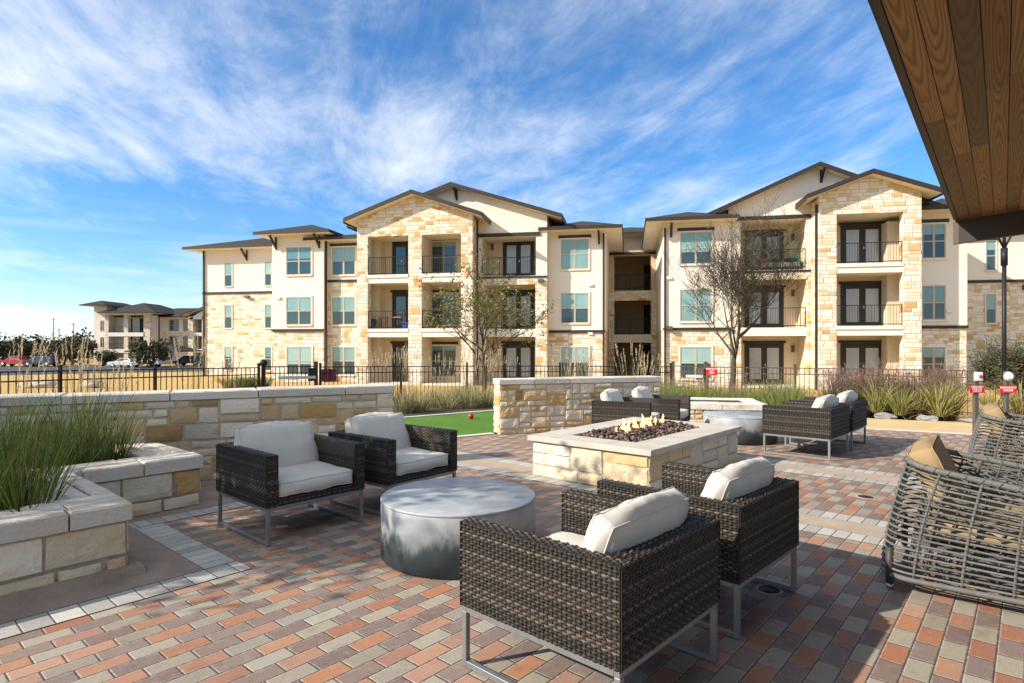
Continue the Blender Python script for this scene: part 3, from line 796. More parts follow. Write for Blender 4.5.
def make_chair():
    rng = random.Random(21)
    t = thing('club_chair', 'x', 'armchair')
    Wd, D, Z0, Z1, A, B = 0.815, 0.83, 0.268, 0.640, 0.082, 0.09
    x0, x1, y0, y1 = -Wd / 2, Wd / 2, -D / 2, D / 2
    sh = MB()
    dk = (0.035, 0.028, 0.022); e = 0.006
    # dark cores behind the weave
    sh.box(x0 + e, x0 + A - e, y0 + e, y1 - e, Z0, Z1 - e, dk); sh.box(x1 - A + e, x1 - e, y0 + e, y1 - e, Z0, Z1 - e, dk)
    sh.box(x0 + A, x1 - A, y0 + e, y0 + B - e, Z0, Z1 - e, dk); sh.box(x0 + A, x1 - A, y0 + B, y1 - 0.02, Z0 + 0.001, Z0 + 0.050, dk)
    X, Y, Z = Vector((1, 0, 0)), Vector((0, 1, 0)), Vector((0, 0, 1)); H = Z1 - Z0
    weave(sh, (x0, y1, Z0), -Y * D, Z * H, -X, rng)                      # outside left
    weave(sh, (x1, y0, Z0), Y * D, Z * H, X, rng)                        # outside right
    weave(sh, (x0, y0, Z0), X * Wd, Z * H, -Y, rng)                      # outside back
    weave(sh, (x0 + A, y0 + B, Z0 + 0.04), Y * (D - B), Z * (H - 0.04), X, rng)
    weave(sh, (x1 - A, y1, Z0 + 0.04), -Y * (D - B), Z * (H - 0.04), -X, rng)
    weave(sh, (x1 - A, y0 + B, Z0 + 0.04), -X * (Wd - 2 * A), Z * (H - 0.04), Y, rng)
    weave(sh, (x1, y1, Z0), -X * A, Z * H, Y, rng); weave(sh, (x0 + A, y1, Z0), -X * A, Z * H, Y, rng)     # arm fronts
    weave(sh, (x1 - A, y1 - 0.012, Z0), -X * (Wd - 2 * A), Z * 0.053, Y, rng)                                # apron
    weave(sh, (x0, y0, Z1), Y * D, X * A, Z, rng); weave(sh, (x1 - A, y0, Z1), Y * D, X * A, Z, rng); weave(sh, (x0 + A, y0, Z1), X * (Wd - 2 * A), Y * B, Z, rng)
    sh.build('wicker_shell', M['wicker'], t, local=True)
    g = 0.026; fr = MB(); zt = Z0 - g
    xa, xb, ya, yb = x0 + 0.004, x1 - 0.004, y0 + 0.004, y1 - 0.004
    fr.bbox(xa, xb, ya, ya + g, zt, Z0 - 0.001, 0.002); fr.bbox(xa, xb, yb - g, yb, zt, Z0 - 0.001, 0.002)
    fr.bbox(xa, xa + g, ya + g, yb - g, zt, Z0 - 0.001, 0.002); fr.bbox(xb - g, xb, ya + g, yb - g, zt, Z0 - 0.001, 0.002)
    fr.build('seat_rail', M['frame'], t, local=True)
    for xs in (xa, xb - g):
        lg = MB(); lg.bbox(xs, xs + g, ya, ya + g, 0.0, zt, 0.002); lg.bbox(xs, xs + g, yb - g, yb, 0.0, zt, 0.002); lg.bbox(xs, xs + g, ya + g, yb - g, 0.0, g, 0.002)
        lg.build('sled_leg', M['frame'], t, local=True)
    sc = MB(); rims = add_cushion(sc, (Wd - 2 * A - 0.015, D - B - 0.02, 0.135), Matrix.Translation((0, B / 2 + 0.01, Z0 + 0.050 + 0.066)), 4, puff=0.30)
    so = sc.build('seat_cushion', M['fabric'], t, local=True)
    pp = MB(); [pp.tube(r, 0.0030, 5, closed=True) for r in rims]; pp.build('piping', M['fabric'], so, local=True)
    bc = MB(); mt = Matrix.Translation((0, y0 + B + 0.120, Z0 + 0.298)) @ Matrix.Rotation(R(112), 4, 'X')
    rims = add_cushion(bc, (Wd - 2 * A - 0.03, 0.405, 0.20), mt, 9, puff=0.55, ears=0.03, wr=0.009, bw=0.042)
    bo = bc.build('back_cushion', M['fabric'], t, local=True)
    pp = MB(); [pp.tube(r, 0.0030, 5, closed=True) for r in rims]; pp.build('piping', M['fabric'], bo, local=True)
    return t
CH = make_chair()
G = 'dark wicker armchairs on the patio'
def face(d): return math.atan2(-d[0], d[1])       # chair front is local +y
chairs = [
    ((0.353, 2.690), face((-0.735, 0.68)), 'nearest dark wicker armchair, seen from behind, with a cream cushion above its back'),
    ((1.078, 3.475), face((-0.72, 0.69)), 'second nearest wicker armchair, seen from behind, just in front of the fire pit'),
    ((-1.777, 4.824), face((0.75, -0.66)), 'dark wicker armchair with pale cushions beside the planter, nearest to the left planter'),
    ((-1.093, 5.53), face((0.78, -0.625)), 'dark wicker armchair with pale cushions by the end of the long stone wall'),
    ((3.93, 8.02), face((-0.72, 0.69)), 'wicker armchair with its back to the gravel strip, next to the far round table'),
    ((4.62, 8.78), face((-0.74, 0.67)), 'wicker armchair with its back to the gravel strip, farther of the far right pair'),
    ((1.70, 8.82), face((0.90, -0.43)), 'wicker armchair right in front of the short wall, behind the flames'),
    ((2.27, 9.36), face((0.88, -0.47)), 'wicker armchair by the end of the short wall, next to the low white-capped planter'),
]
for i, (p, a, lab) in enumerate(chairs):
    o = CH if i == 0 else copy_tree(CH)
    place(o, (p[0], p[1], 0.004), a, lab, G)

tb = Mat('galvanised_metal', 0.5, 0.12, 0.4); ob = tb.obj(); sz = tb.node('ShaderNodeSeparateXYZ'); tb.link(ob, sz.inputs[0]); oz = E(tb.nt, sz.outputs[2])
t1 = tb.noise(ob, 3.4, 6, 0.6, 0.6); t2 = tb.noise(ob, 30, 4, 0.7); t3 = tb.noise(tb.scale(ob, 1, 1, 0.5), 7.0, 5, 0.6)
base_ = tb.ramp(t1, [(0.3, (0.19, 0.22, 0.24)), (0.5, (0.32, 0.34, 0.35)), (0.7, (0.47, 0.47, 0.465))])
base_ = tb.mix(t2.rng(0.35, 0.7) * 0.25, base_, (0.26, 0.30, 0.32))
low_dark = (t3 * 0.46 - oz - 0.03).rng(-0.045, 0.075)          # darker towards the bottom, with a ragged edge
base_ = tb.mix(low_dark * 0.9, base_, (0.030, 0.055, 0.065)); tb.color(base_)
tb.link(t1.rng(0.3, 0.7, 0.40, 0.60), tb.p.inputs['Roughness']); tb.bump(t2, 0.12, 0.002); M['zinc'] = tb
def drum(loc, label):
    t = thing('drum_table', label, 'coffee table', (loc[0], loc[1], 0.004), 0.4 * loc[0], 'round metal drum tables')
    r, h = 0.53, 0.395
    s_ = MB(); s_.lathe([(r - 0.012, 0.0), (r - 0.012, 0.014), (r, 0.015), (r, h - 0.022), (r - 0.001, h - 0.020)], 96); s_.build('drum_side', M['zinc'], t, local=True)
    p = MB(); p.lathe([(r - 0.002, h - 0.0195), (r + 0.002, h - 0.016), (r + 0.002, h - 0.004), (r - 0.003, h), (0.001, h + 0.0005)], 96); p.build('table_top', M['zinc'], t, local=True)
drum((-0.37, 4.17), 'nearer round grey metal drum table between the near armchairs')
drum((3.47, 9.15), 'farther round grey metal drum table beyond the fire pit')

# open-weave loungers
rp = Mat('grey_rope', 0.7, 0, 0.3); ob = rp.obj(); q = rp.noise(ob, 60, 3, 0.6)
rp.color(rp.mix(1.0, rp.ramp(q, [(0.3, (0.8, 0.8, 0.8)), (0.7, (1.12, 1.1, 1.07))]), rp.attr(), 'MULTIPLY')); rp.bump(q, 0.4, 0.004); M['rope'] = rp
M['leg_black'] = m_simple('dark_leg', (0.05, 0.045, 0.04), 0.5)
M['tip'] = m_simple('metal_tip', (0.45, 0.45, 0.45), 0.35, 0.9)
def make_lounger():
    """local frame: origin at the back corner nearest the camera, x towards the front, y across the back"""
    t = thing('rope_lounge_chair', 'x', 'lounge chair')
    Lx, Ly = 1.05, 0.98
    def path(f, inset=0.0, n=40):
        """U-shaped rod at height fraction f: front of near arm -> back -> front of far arm"""
        pinch = 0.0 + 0.125 * f ** 1.15 - 0.012 * math.sin(math.pi * f) + inset
        r = 0.17
        x0, y0, y1, xf = pinch, pinch * 0.55, Ly - pinch * 0.55, Lx - 0.3 * inset
        pts = []
        for i in range(13): pts.append((xf + (x0 + r - xf) * i / 12, y0))
        for i in range(1, 7): a = -math.pi / 2 - math.pi / 2 * i / 6; pts.append((x0 + r + r * math.cos(a), y0 + r + r * math.sin(a)))
        for i in range(1, 8): pts.append((x0, y0 + r + (y1 - y0 - 2 * r) * i / 7))
        for i in range(1, 7): a = math.pi - math.pi / 2 * i / 6; pts.append((x0 + r + r * math.cos(a), y1 - r + r * math.sin(a)))
        for i in range(1, 13): pts.append((x0 + r + (xf - x0 - r) * i / 12, y1))
        out = []
        for x, y in pts:
            s_ = min(1.0, max(0.0, (x - 0.15) / (Lx - 0.15)))
            top = 0.735 - 0.13 * (s_ ** 0.9)
            bot = 0.085 + 0.0 * s_
            out.append(Vector((x, y, bot + (top - bot) * f)))
        return out
    rng = random.Random(2)
    N = 19
    rods = MB()
    for k in range(N):
        f = k / N
        c = rng.uniform(0.105, 0.165); rods.tube(path(f), 0.0068, 6, (c, c * 0.985, c * 0.94))
    # vertical ribs, a pair of wrapped canes each
    m = len(path(0))
    for i in (0, 3, 6, 9, 12, 18, 22, 26, 31, 34, 37, 40, m - 1):
        if i >= m: continue
        c = rng.uniform(0.11, 0.15)
        pts = [path(k / 8)[i] for k in range(9)]; nrm = 0.008
        rods.tube(pts, 0.0075, 6, (c, c, c * 0.95))
        for k in range(N):                                    # lashings
            p = path(k / N)[i]; rods.blob(p, (0.015, 0.015, 0.011), k, (c * 0.9, c * 0.9, c * 0.86), 0, 1, 0.1, True)
    rods.build('woven_body', M['rope'], t, local=True)
    # the inner skin, a denser net behind the cushion
    net = MB()
    for k in range(1, 12):
        f = k / 12
        p = path(f, 0.13); pts = []
        for i, q in enumerate(p): pts.append(q + Vector((0, 0, 0.012 * (1 if i % 2 else -1))))
        c = rng.uniform(0.07, 0.12); net.tube(pts, 0.008, 5, (c, c, c))
    for i in range(2, m, 2): net.tube([path(k / 6, 0.135)[i] for k in range(7)], 0.006, 5, (0.08, 0.08, 0.08))
    net.build('inner_net', M['rope'], t, local=True)
    rim = MB(); top = path(1.0); c = 0.14; rim.tube(top, 0.018, 8, (c, c, c * 0.95))
    pts = []
    for i in range(len(top) - 1):                              # spiral wrap round the rim
        for k in range(4):
            q = top[i].lerp(top[i + 1], k / 4); a = (i * 4 + k) * 1.3; pts.append(q + Vector((0, math.cos(a), math.sin(a))) * 0.018 if abs((top[i + 1] - top[i]).x) > abs((top[i + 1] - top[i]).y) else q + Vector((math.cos(a), 0, math.sin(a))) * 0.018)
    rim.tube(pts, 0.006, 5, (0.10, 0.10, 0.095)); rim.tube(path(0.0), 0.016, 7, (0.13, 0.13, 0.125))
    fr = [path(0.0)[0], path(0.0)[-1]]; rim.tube(fr, 0.016, 7, (0.13, 0.13, 0.125)); rim.tube([path(0.42)[0], path(0.42)[-1]], 0.016, 7, (0.13, 0.13, 0.125))
    rim.tube([path(0.0)[0], path(1.0)[0]], 0.018, 7, (0.13, 0.13, 0.125)); rim.tube([path(0.0)[-1], path(1.0)[-1]], 0.018, 7, (0.13, 0.13, 0.125))
    rim.build('rim', M['rope'], t, local=True)
    deck = MB(); deck.box(0.16, Lx - 0.02, 0.12, Ly - 0.12, 0.25, 0.285, (0.10, 0.10, 0.10)); deck.build('seat_deck', M['rope'], t, local=True)
    for x, y in ((0.05, 0.05), (0.05, Ly - 0.05), (Lx - 0.05, 0.05), (Lx - 0.05, Ly - 0.05)):
        lg = MB(); lg.tube([(x, y, 0.03), (x, y, 0.24)], 0.021, 8); lo = lg.build('leg', M['leg_black'], t, local=True)
        tp = MB(); tp.tube([(x, y, 0.0), (x, y, 0.029)], 0.019, 8); tp.build('leg_tip', M['tip'], lo, local=True)
    sc = MB(); rims = add_cushion(sc, (Lx - 0.22, Ly - 0.26, 0.14), Matrix.Translation((0.12 + Lx / 2, Ly / 2, 0.36)), 14, puff=0.25)
    so = sc.build('seat_cushion', M['tan'], t, local=True); pp = MB(); [pp.tube(r, 0.0045, 5, closed=True) for r in rims]; pp.build('piping', M['tan'], so, local=True)
    bc = MB(); mt = Matrix.Translation((0.285, Ly / 2 + 0.01, 0.585)) @ Matrix.Rotation(R(90), 4, 'Z') @ Matrix.Rotation(R(66), 4, 'X')
    rims = add_cushion(bc, (Ly - 0.34, 0.48, 0.165), mt, 19, puff=0.22)
    bo = bc.build('back_cushion', M['tan'], t, local=True); pp = MB(); [pp.tube(r, 0.0045, 5, closed=True) for r in rims]; pp.build('piping', M['tan'], bo, local=True)
    return t
LG = make_lounger()
place(LG, (2.15, 3.52, 0.004), R(-38), 'nearer open-weave grey rope lounge chair with tan cushions at the right edge', 'grey rope lounge chairs at the right edge')
l2 = copy_tree(LG); place(l2, (4.45, 5.86, 0.004), R(-36), 'farther open-weave grey rope lounge chair with tan cushions, below the red signs')

# ------------------------------------------------------------------ apartment building
BA = R(-11.0)
BO = Vector((-7.1, 34.4, 0)); BD = Vector((math.cos(BA), math.sin(BA), 0)); BN = Vector((-math.sin(BA), math.cos(BA), 0))
def BP(s, q, z): return BO + BD * s + BN * q + Vector((0, 0, z))
def sx(px, q=0.0):
    r = (px - CX) / F
    return (r * (BO.y + BN.y * q) - BO.x - BN.x * q) / (BD.x - r * BD.y)
def zy(px, py, q=0.0):
    Y = BP(sx(px, q), q, 0).y
    return EYE - (py - HY) * Y / F
F1, F2, F3 = -0.65, 2.45, 5.55; GZ = -1.0
st_ = Mat('stucco', 0.92, 0, 0.15); P_ = st_.pos()[0]; a_ = st_.noise(P_, 0.5, 5, 0.6); b_ = st_.noise(P_, 18, 4, 0.7)
st_.color(st_.mix(b_.rng(0.4, 0.7) * 0.2, st_.ramp(a_, [(0.3, (0.70, 0.635, 0.545)), (0.7, (0.75, 0.695, 0.615))]), (0.66, 0.60, 0.53))); st_.bump(b_, 0.3, 0.01); M['stucco'] = st_
M['stucco_warm'] = m_simple('stucco_warm', (0.66, 0.55, 0.38), 0.92, nscale=6, namp=0.05)
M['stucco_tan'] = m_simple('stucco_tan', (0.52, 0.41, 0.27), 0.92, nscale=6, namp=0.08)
M['trim'] = m_simple('trim_paint', (0.72, 0.665, 0.585), 0.7, nscale=3, namp=0.05)
M['sash'] = m_simple('sash_paint', (0.42, 0.37, 0.29), 0.6, nscale=3, namp=0.05)
M['ashlar'] = m_ashlar('limestone_veneer', BA)
M['ashlar2'] = m_ashlar('limestone_veneer_far', 0.0)
M['brown'] = m_simple('dark_brown_paint', (0.034, 0.026, 0.022), 0.55, nscale=4, namp=0.15)
M['iron'] = m_simple('black_iron', (0.018, 0.017, 0.017), 0.5, 0.2)
M['bronze'] = m_simple('bronze_paint', (0.12, 0.095, 0.075), 0.5, 0.2)
rf = Mat('shingles', 0.95, 0, 0.1); P_ = rf.pos()[0]; a_ = rf.noise(P_, 3.0, 5, 0.7); rf.color(rf.ramp(a_, [(0.3, (0.036, 0.033, 0.031)), (0.7, (0.068, 0.062, 0.058))])); rf.bump(a_, 0.5, 0.03); M['roof'] = rf
def m_glass(name, c, rough=0.06):
    m = Mat(name, rough, 0, 0.9); n = m.noise(m.pos()[0], 0.9, 3); m.color(m.ramp(n, [(0.3, tuple(x * 0.85 for x in c)), (0.7, tuple(x * 1.15 for x in c))]))
    m.bump(n, 0.05, 0.02); return m
M['glass_dark'] = m_glass('window_glass', (0.025, 0.058, 0.068))
M['glass_blind'] = m_glass('glass_over_blind', (0.19, 0.33, 0.33), 0.10)
M['glass_blind2'] = m_glass('glass_over_blind', (0.27, 0.41, 0.40), 0.12); M['glass_blind3'] = m_glass('glass_over_blind', (0.11, 0.24, 0.26), 0.08)
M['glass_curtain'] = m_glass('glass_over_curtain', (0.36, 0.38, 0.38), 0.2)
M['dark_room'] = m_simple('dark_interior', (0.05, 0.042, 0.035), 0.9)
M['lamp_white'] = m_simple('lamp_white', (0.7, 0.68, 0.62), 0.4)

WR = random.Random(77)
class BB(MB):
    """mesh builder in the building's frame (s along the front, q into the building, z up)"""
    fr = None
    def sb(s, s0, s1, q0, q1, z0, z1, mi=0): s.obox(s.fr(s0, q0, z0), s.fr(s1, q0, z0) - s.fr(s0, q0, z0), s.fr(s0, q1, z0) - s.fr(s0, q0, z0), (0, 0, z1 - z0), mi=mi)
    def sp(s, pts, q0, q1, mi=0): s.gprism([s.fr(a, q0, b) for a, b in pts], s.fr(0, q1, 0) - s.fr(0, q0, 0), mi=mi)
class Bld:
    def __init__(s, root, fr): s.root = root; s.fr = fr
    def mb(s): b = BB(); b.fr = s.fr; return b
    def box(s, name, mat, *a, parent=None):
        b = s.mb(); b.sb(*a); return b.build(name, mat, parent or s.root)
    def window(s, s0, s1, z0, z1, q, split=True, lintel=False, blind=0.5, slim=False, frame='trim'):
        """q is the wall plane; trim stands proud, the sash sits behind it"""
        b = s.mb(); t = 0.075 if not slim else 0.05
        b.sb(s0 - t, s0, q - 0.05, q - 0.002, z0 - t, z1 + t); b.sb(s1, s1 + t, q - 0.05, q - 0.002, z0 - t, z1 + t)
        b.sb(s0, s1, q - 0.05, q - 0.002, z1, z1 + t); b.sb(s0 - 0.03, s1 + 0.03, q - 0.08, q - 0.003, z0 - t, z0)
        w = b.build('window', M[frame], s.root)
        f = s.mb(); k = 0.055
        f.sb(s0, s0 + k, q - 0.035, q - 0.004, z0, z1); f.sb(s1 - k, s1, q - 0.035, q - 0.004, z0, z1)
        zm = (z0 + z1) / 2
        f.sb(s0 + k, s1 - k, q - 0.035, q - 0.004, z0, z0 + k); f.sb(s0 + k, s1 - k, q - 0.035, q - 0.004, z1 - k, z1); f.sb(s0 + k, s1 - k, q - 0.033, q - 0.004, zm - 0.03, zm + 0.03)
        if split: sm = (s0 + s1) / 2; f.sb(sm - 0.05, sm + 0.05, q - 0.036, q - 0.004, z0 + k, z1 - k)
        f.build('sash', M['sash'], w)
        blind = blind if blind < 0.4 else WR.choice((0.5, 0.5, 0.5, 0.5, 0.42, 0.62, 0.3, 0.97))
        g = s.mb(); zb = z1 - (z1 - z0) * blind
        g.sb(s0 + 0.02, s1 - 0.02, q - 0.016, q - 0.006, z0 + 0.02, zb, 0); g.sb(s0 + 0.02, s1 - 0.02, q - 0.015, q - 0.006, zb, z1 - 0.02, 1)
        g.build('pane', [M['glass_dark'], WR.choice((M['glass_blind'], M['glass_blind'], M['glass_blind2'], M['glass_blind3']))], w)
        if lintel:
            l = s.mb(); l.sb(s0 - 0.14, s1 + 0.14, q - 0.09, q - 0.003, z1 + t + 0.002, z1 + t + 0.16); l.build('lintel', M['brown'], w)
        return w
    def door(s, s0, s1, z0, z1, q, curtain=True, leaves=2):
        b = s.mb(); k = 0.10
        b.sb(s0, s1, q - 0.05, q - 0.003, z0, z1)
        d = b.build('french_door', M['brown'], s.root)
        n = leaves; wl = (s1 - s0 - 2 * k) / n
        g = s.mb()
        for i in range(n):
            a = s0 + k + wl * i + wl * 0.17; c = s0 + k + wl * (i + 1) - wl * 0.17
            g.sb(a, c, q - 0.062, q - 0.051, z0 + 0.28, z1 - 0.26)
        g.build('pane', M['glass_curtain'] if curtain else M['glass_dark'], d)
        h = s.mb(); sm = (s0 + s1) / 2
        h.sb(sm + 0.03, sm + 0.08, q - 0.10, q - 0.052, z0 + 1.0, z0 + 1.12); h.build('handle', M['tip'], d)
        l = s.mb(); l.sb(s0 - 0.10, s1 + 0.10, q - 0.10, q - 0.052, z1 + 0.002, z1 + 0.14); l.build('door_header', M['brown'], d)
        return d
    def railing(s, s0, s1, q, z):
        b = s.mb(); b.sb(s0, s1, q - 0.025, q + 0.025, z + 1.02, z + 1.055); b.sb(s0, s1, q - 0.02, q + 0.02, z + 0.08, z + 0.12)
        n = int((s1 - s0) / 0.125)
        for i in range(n + 1):
            c = s0 + 0.02 + (s1 - s0 - 0.04) * i / n; wd_ = 0.016 if i % 8 == 0 or i == n else 0.006
            b.sb(c - wd_, c + wd_, q - wd_ * 0.9, q + wd_ * 0.9, z + (0.0 if wd_ > 0.015 else 0.12), z + 1.02)
        return b.build('balcony_railing', M['iron'], s.root)
    def downspout(s, c, q, z0, z1):
        b = s.mb(); b.sb(c - 0.05, c + 0.05, q - 0.13, q - 0.04, z0, z1)
        return b.build('downspout', M['brown'], s.root)
    def gable(s, sr, zr, s0, z0, s1, z1, q0, q1, th=0.17):
        """gable roof with its ridge along q; front edge at q0"""
        b = s.mb(); b.sp([(s0, z0), (sr, zr), (s1, z1), (s1, z1 + th), (sr, zr + th), (s0, z0 + th)], q0 + 0.05, q1); ro = b.build('roof', M['roof'], s.root)
        f = s.mb(); d = 0.05
        f.sp([(s0 - 0.02, z0 - d), (sr, zr - d), (s1 + 0.02, z1 - d), (s1 + 0.02, z1 + th + 0.01), (sr, zr + th + 0.01), (s0 - 0.02, z0 + th + 0.01)], q0, q0 + 0.048)
        f.sb(s0 - 0.05, s0 - 0.003, q0 + 0.05, q1, z0 - 0.12, z0 + th - 0.02); f.sb(s1 + 0.003, s1 + 0.05, q0 + 0.05, q1, z1 - 0.12, z1 + th - 0.02)
        f.build('fascia', M['brown'], ro)
        so = s.mb(); so.sp([(s0, z0 - 0.03), (sr, zr - 0.03), (s1, z1 - 0.03), (s1, z1 - 0.003), (sr, zr - 0.003), (s0, z0 - 0.003)], q0 + 0.052, q1 - 0.01); so.build('soffit', M['trim'], ro)
        return ro
    def hip(s, s0, s1, q0, q1, ze, rise, th=0.15):
        b = s.mb(); qm = (q0 + q1) / 2; w2 = (q1 - q0) / 2; d = min(w2, (s1 - s0) / 2)
        P = [s.fr(s0, q0, ze), s.fr(s1, q0, ze), s.fr(s1, q1, ze), s.fr(s0, q1, ze)]
        T = [s.fr(s0, q0, ze + th), s.fr(s1, q0, ze + th), s.fr(s1, q1, ze + th), s.fr(s0, q1, ze + th)]
        if (s1 - s0) >= (q1 - q0): rd = [s.fr(s0 + d, qm, ze + th + rise), s.fr(s1 - d, qm, ze + th + rise)]
        else: rd = [s.fr((s0 + s1) / 2, q0 + d, ze + th + rise), s.fr((s0 + s1) / 2, q1 - d, ze + th + rise)]
        vs = P + T + rd
        if (s1 - s0) >= (q1 - q0): top = [(4, 5, 9, 8), (5, 6, 9), (6, 7, 8, 9), (7, 4, 8)]
        else: top = [(4, 5, 8), (5, 6, 9, 8), (6, 7, 9), (7, 4, 8, 9)]
        b.add(vs, top + [(0, 3, 2, 1), (0, 1, 5, 4), (1, 2, 6, 5), (2, 3, 7, 6), (3, 0, 4, 7)]); ro = b.build('roof', M['roof'], s.root)
        f = s.mb(); e = 0.03
        f.sb(s0 - e, s1 + e, q0 - e, q0 - 0.003, ze - 0.02, ze + th + 0.01); f.sb(s0 - e, s0 - 0.003, q0, q1, ze - 0.02, ze + th + 0.008); f.sb(s1 + 0.003, s1 + e, q0, q1, ze - 0.02, ze + th + 0.008)
        f.build('fascia', M['brown'], ro)
        so = s.mb(); so.sb(s0 + 0.02, s1 - 0.02, q0 + 0.02, q1 - 0.02, ze - 0.03, ze - 0.004); so.build('soffit', M['trim'], ro)
        return ro
    def bracket(s, c, q, z, d=0.7):
        b = s.mb(); a = s.fr(c, q - 0.03, z - d); e = s.fr(c, q - d, z - 0.06); b.sqtube(a, e, 0.11); b.sqtube(s.fr(c, q - 0.03, z - d - 0.12), s.fr(c, q - 0.03, z - 0.06), 0.10)
        return b.build('bracket', M['brown'], s.root)
    def sconce(s, c, q, z):
        b = s.mb(); b.sb(c - 0.07, c + 0.07, q - 0.12, q - 0.003, z - 0.16, z + 0.16)
        b.sb(c - 0.10, c + 0.10, q - 0.14, q - 0.001, z + 0.16, z + 0.20); return b.build('wall_lamp', M['bronze'], s.root)

def build_apartments():
    root = thing('apartment_building', 'large three storey limestone and cream stucco apartment building with stacked balconies', 'building', BP(10, 3, GZ))
    W = Bld(root, BP); FL = (F1, F2, F3); TOPS = 2.07; SILL = 0.34
    stone, stuc = M['ashlar'], M['stucco']
    def openwin(pxa, pxb, q, floors=(0, 1, 2), lintel_top=True, slim=False, split=True, blinds=(0.5, 0.5, 0.5)):
        a, b = sx(pxa, q), sx(pxb, q)
        for i in floors: W.window(a, b, FL[i] + SILL, FL[i] + TOPS, q, split, lintel_top and i == 2, blinds[i], slim)
    # ---- left wing, set well back
    q = 7.2; a, b = sx(203, q), sx(300, q); zb = zy(240, 293, q)
    W.box('stone_wall', stone, a, b, q, q + 9, GZ, zb); W.box('stucco_wall', stuc, a, b, q, q + 9, zb, 8.7); W.box('belt_course', M['brown'], a - 0.02, b, q - 0.07, q - 0.002, zb - 0.06, zb + 0.10)
    for pa, pb in ((224.8, 232.3), (265, 271.8)): openwin(pa, pb, q, lintel_top=False, slim=True, split=False)
    W.hip(sx(203, q) - 1.0, sx(300, q) + 3, q - 0.9, q + 10, 8.62, 1.7); W.downspout(a + 0.12, q, GZ, 8.6); W.bracket(sx(247, q), q, 8.6)
    # ---- right wing, its mirror image
    q = 7.4; a, b = sx(945, q), sx(945, q) + 18; zb = zy(1000, 281.5, q)
    W.box('stone_wall', stone, a, b, q, q + 9, GZ, zb); W.box('stucco_wall', stuc, a, b, q, q + 9, zb, 8.7); W.box('belt_course', M['brown'], a, b, q - 0.07, q - 0.002, zb - 0.06, zb + 0.10)
    for pa, pb in ((985.5, 995.8),): openwin(pa, pb, q, slim=True, split=False)
    W.hip(a - 3, b + 1, q - 0.9, q + 10, 8.62, 1.7)
    W.box('wall_lamp', M['bronze'], sx(1022, q), sx(1030, q), q - 0.2, q - 0.003, zb - 0.5, zb - 0.15)
    # ---- bay
    q = 1.7; a, b = sx(273, q), sx(323.5, q); zb = zy(300, 330, q)
    W.box('stone_wall', stone, a, b, q, q + 7, GZ, zb); W.box('stucco_wall', stuc, a - 0.03, b + 0.03, q - 0.04, q + 7, zb, 8.4); W.box('belt_course', M['brown'], a - 0.06, b + 0.06, q - 0.10, q - 0.043, zb - 0.10, zb + 0.06)
    a2, b2 = sx(287, q), sx(312, q)
    for i in range(3): W.window(a2, b2, FL[i] + SILL, FL[i] + TOPS, q - 0.04 if i else q, True, False, 0.5)
    W.hip(a - 0.75, b + 0.8, q - 0.9, q + 8, 8.35, 0.85); W.bracket(a + 0.25, q - 0.04, 8.33); W.bracket(b - 0.25, q - 0.04, 8.33); W.downspout(b + 0.12, q + 0.2, GZ, 8.2)
    # ---- section between bay and gable block
    q = 2.2; a, b = sx(322, q), sx(358, q); zb = zy(344, 281, q)
    W.box('stone_wall', stone, a, b, q, q + 6, GZ, zb); W.box('stucco_wall', stuc, a, b, q, q + 6, zb, 8.2); W.box('belt_course', M['brown'], a, b, q - 0.07, q - 0.002, zb - 0.06, zb + 0.08)
    openwin(332.3, 355.5, q); W.hip(a - 0.8, b + 5.0, q - 0.8, q + 9, 8.0, 1.0)
    # ---- generic gable blocks
    def stone_block_front(p0, p1, piers, doors, wins, ridge, eaves, q=0.0, depth=2.0, topy=235):
        s0, s1 = sx(p0, q), sx(p1, q)
        ztop = zy((p0 + p1) / 2, topy, q); sr, zr = sx(ridge[0], q - 0.6), zy(ridge[0], ridge[1], q - 0.6)
        (e0x, e0y), (e1x, e1y) = eaves
        se0, ze0, se1, ze1 = sx(e0x, q - 0.6), zy(e0x, e0y, q - 0.6), sx(e1x, q - 0.6), zy(e1x, e1y, q - 0.6)
        ze = (ze0 + ze1) / 2; hw = ((sr - se0) + (se1 - sr)) / 2; th = 0.17; sl = (zr - ze) / hw
        zr -= th; ze -= th
        zl = lambda s_: zr - abs(s_ - sr) * sl - 0.04
        g = W.mb(); g.sp([(s0, ztop), (s1, ztop), (s1, zl(s1)), (sr, zl(sr)), (s0, zl(s0))], q, q + 0.4); g.build('stone_gable', stone, root)
        pp = [(sx(x0, q), sx(x1, q)) for x0, x1 in piers]
        pm = W.mb()
        for x0, x1 in pp: pm.sb(x0, x1, q, q + 0.45, GZ, ztop)
        pm.sb(s0 + 0.002, s0 + 0.3, q + 0.45, q + 3.4, GZ, zl(s0) - 0.1); pm.sb(s1 - 0.3, s1 - 0.002, q + 0.45, q + 3.4, GZ, zl(s1) - 0.1)
        pm.build('stone_pier', stone, root)
        qb = q + depth
        W.box('balcony_back_wall', M['stucco_warm'], s0 + 0.3, s1 - 0.3, qb, qb + 0.3, GZ, ztop + 0.3)
        W.box('balcony_ceiling', M['trim'], s0 + 0.3, s1 - 0.3, q + 0.4, qb, ztop + 0.02, ztop + 0.2)
        for (x0, x1), (y0, y1) in zip(pp[:-1], pp[1:]):
            for f in (F2, F3):
                W.box('balcony_slab', M['trim'], x1 + 0.003, y0 - 0.003, q + 0.03, qb, f - 0.46, f); 
                W.box('slab_edge', M['trim'], x1 + 0.003, y0 - 0.003, q - 0.03, q + 0.028, f - 0.16, f + 0.02)
                W.railing(x1, y0, q + 0.12, f)
            W.box('patio_slab', M['trim'], x1, y0, q + 0.03, qb, GZ, F1)
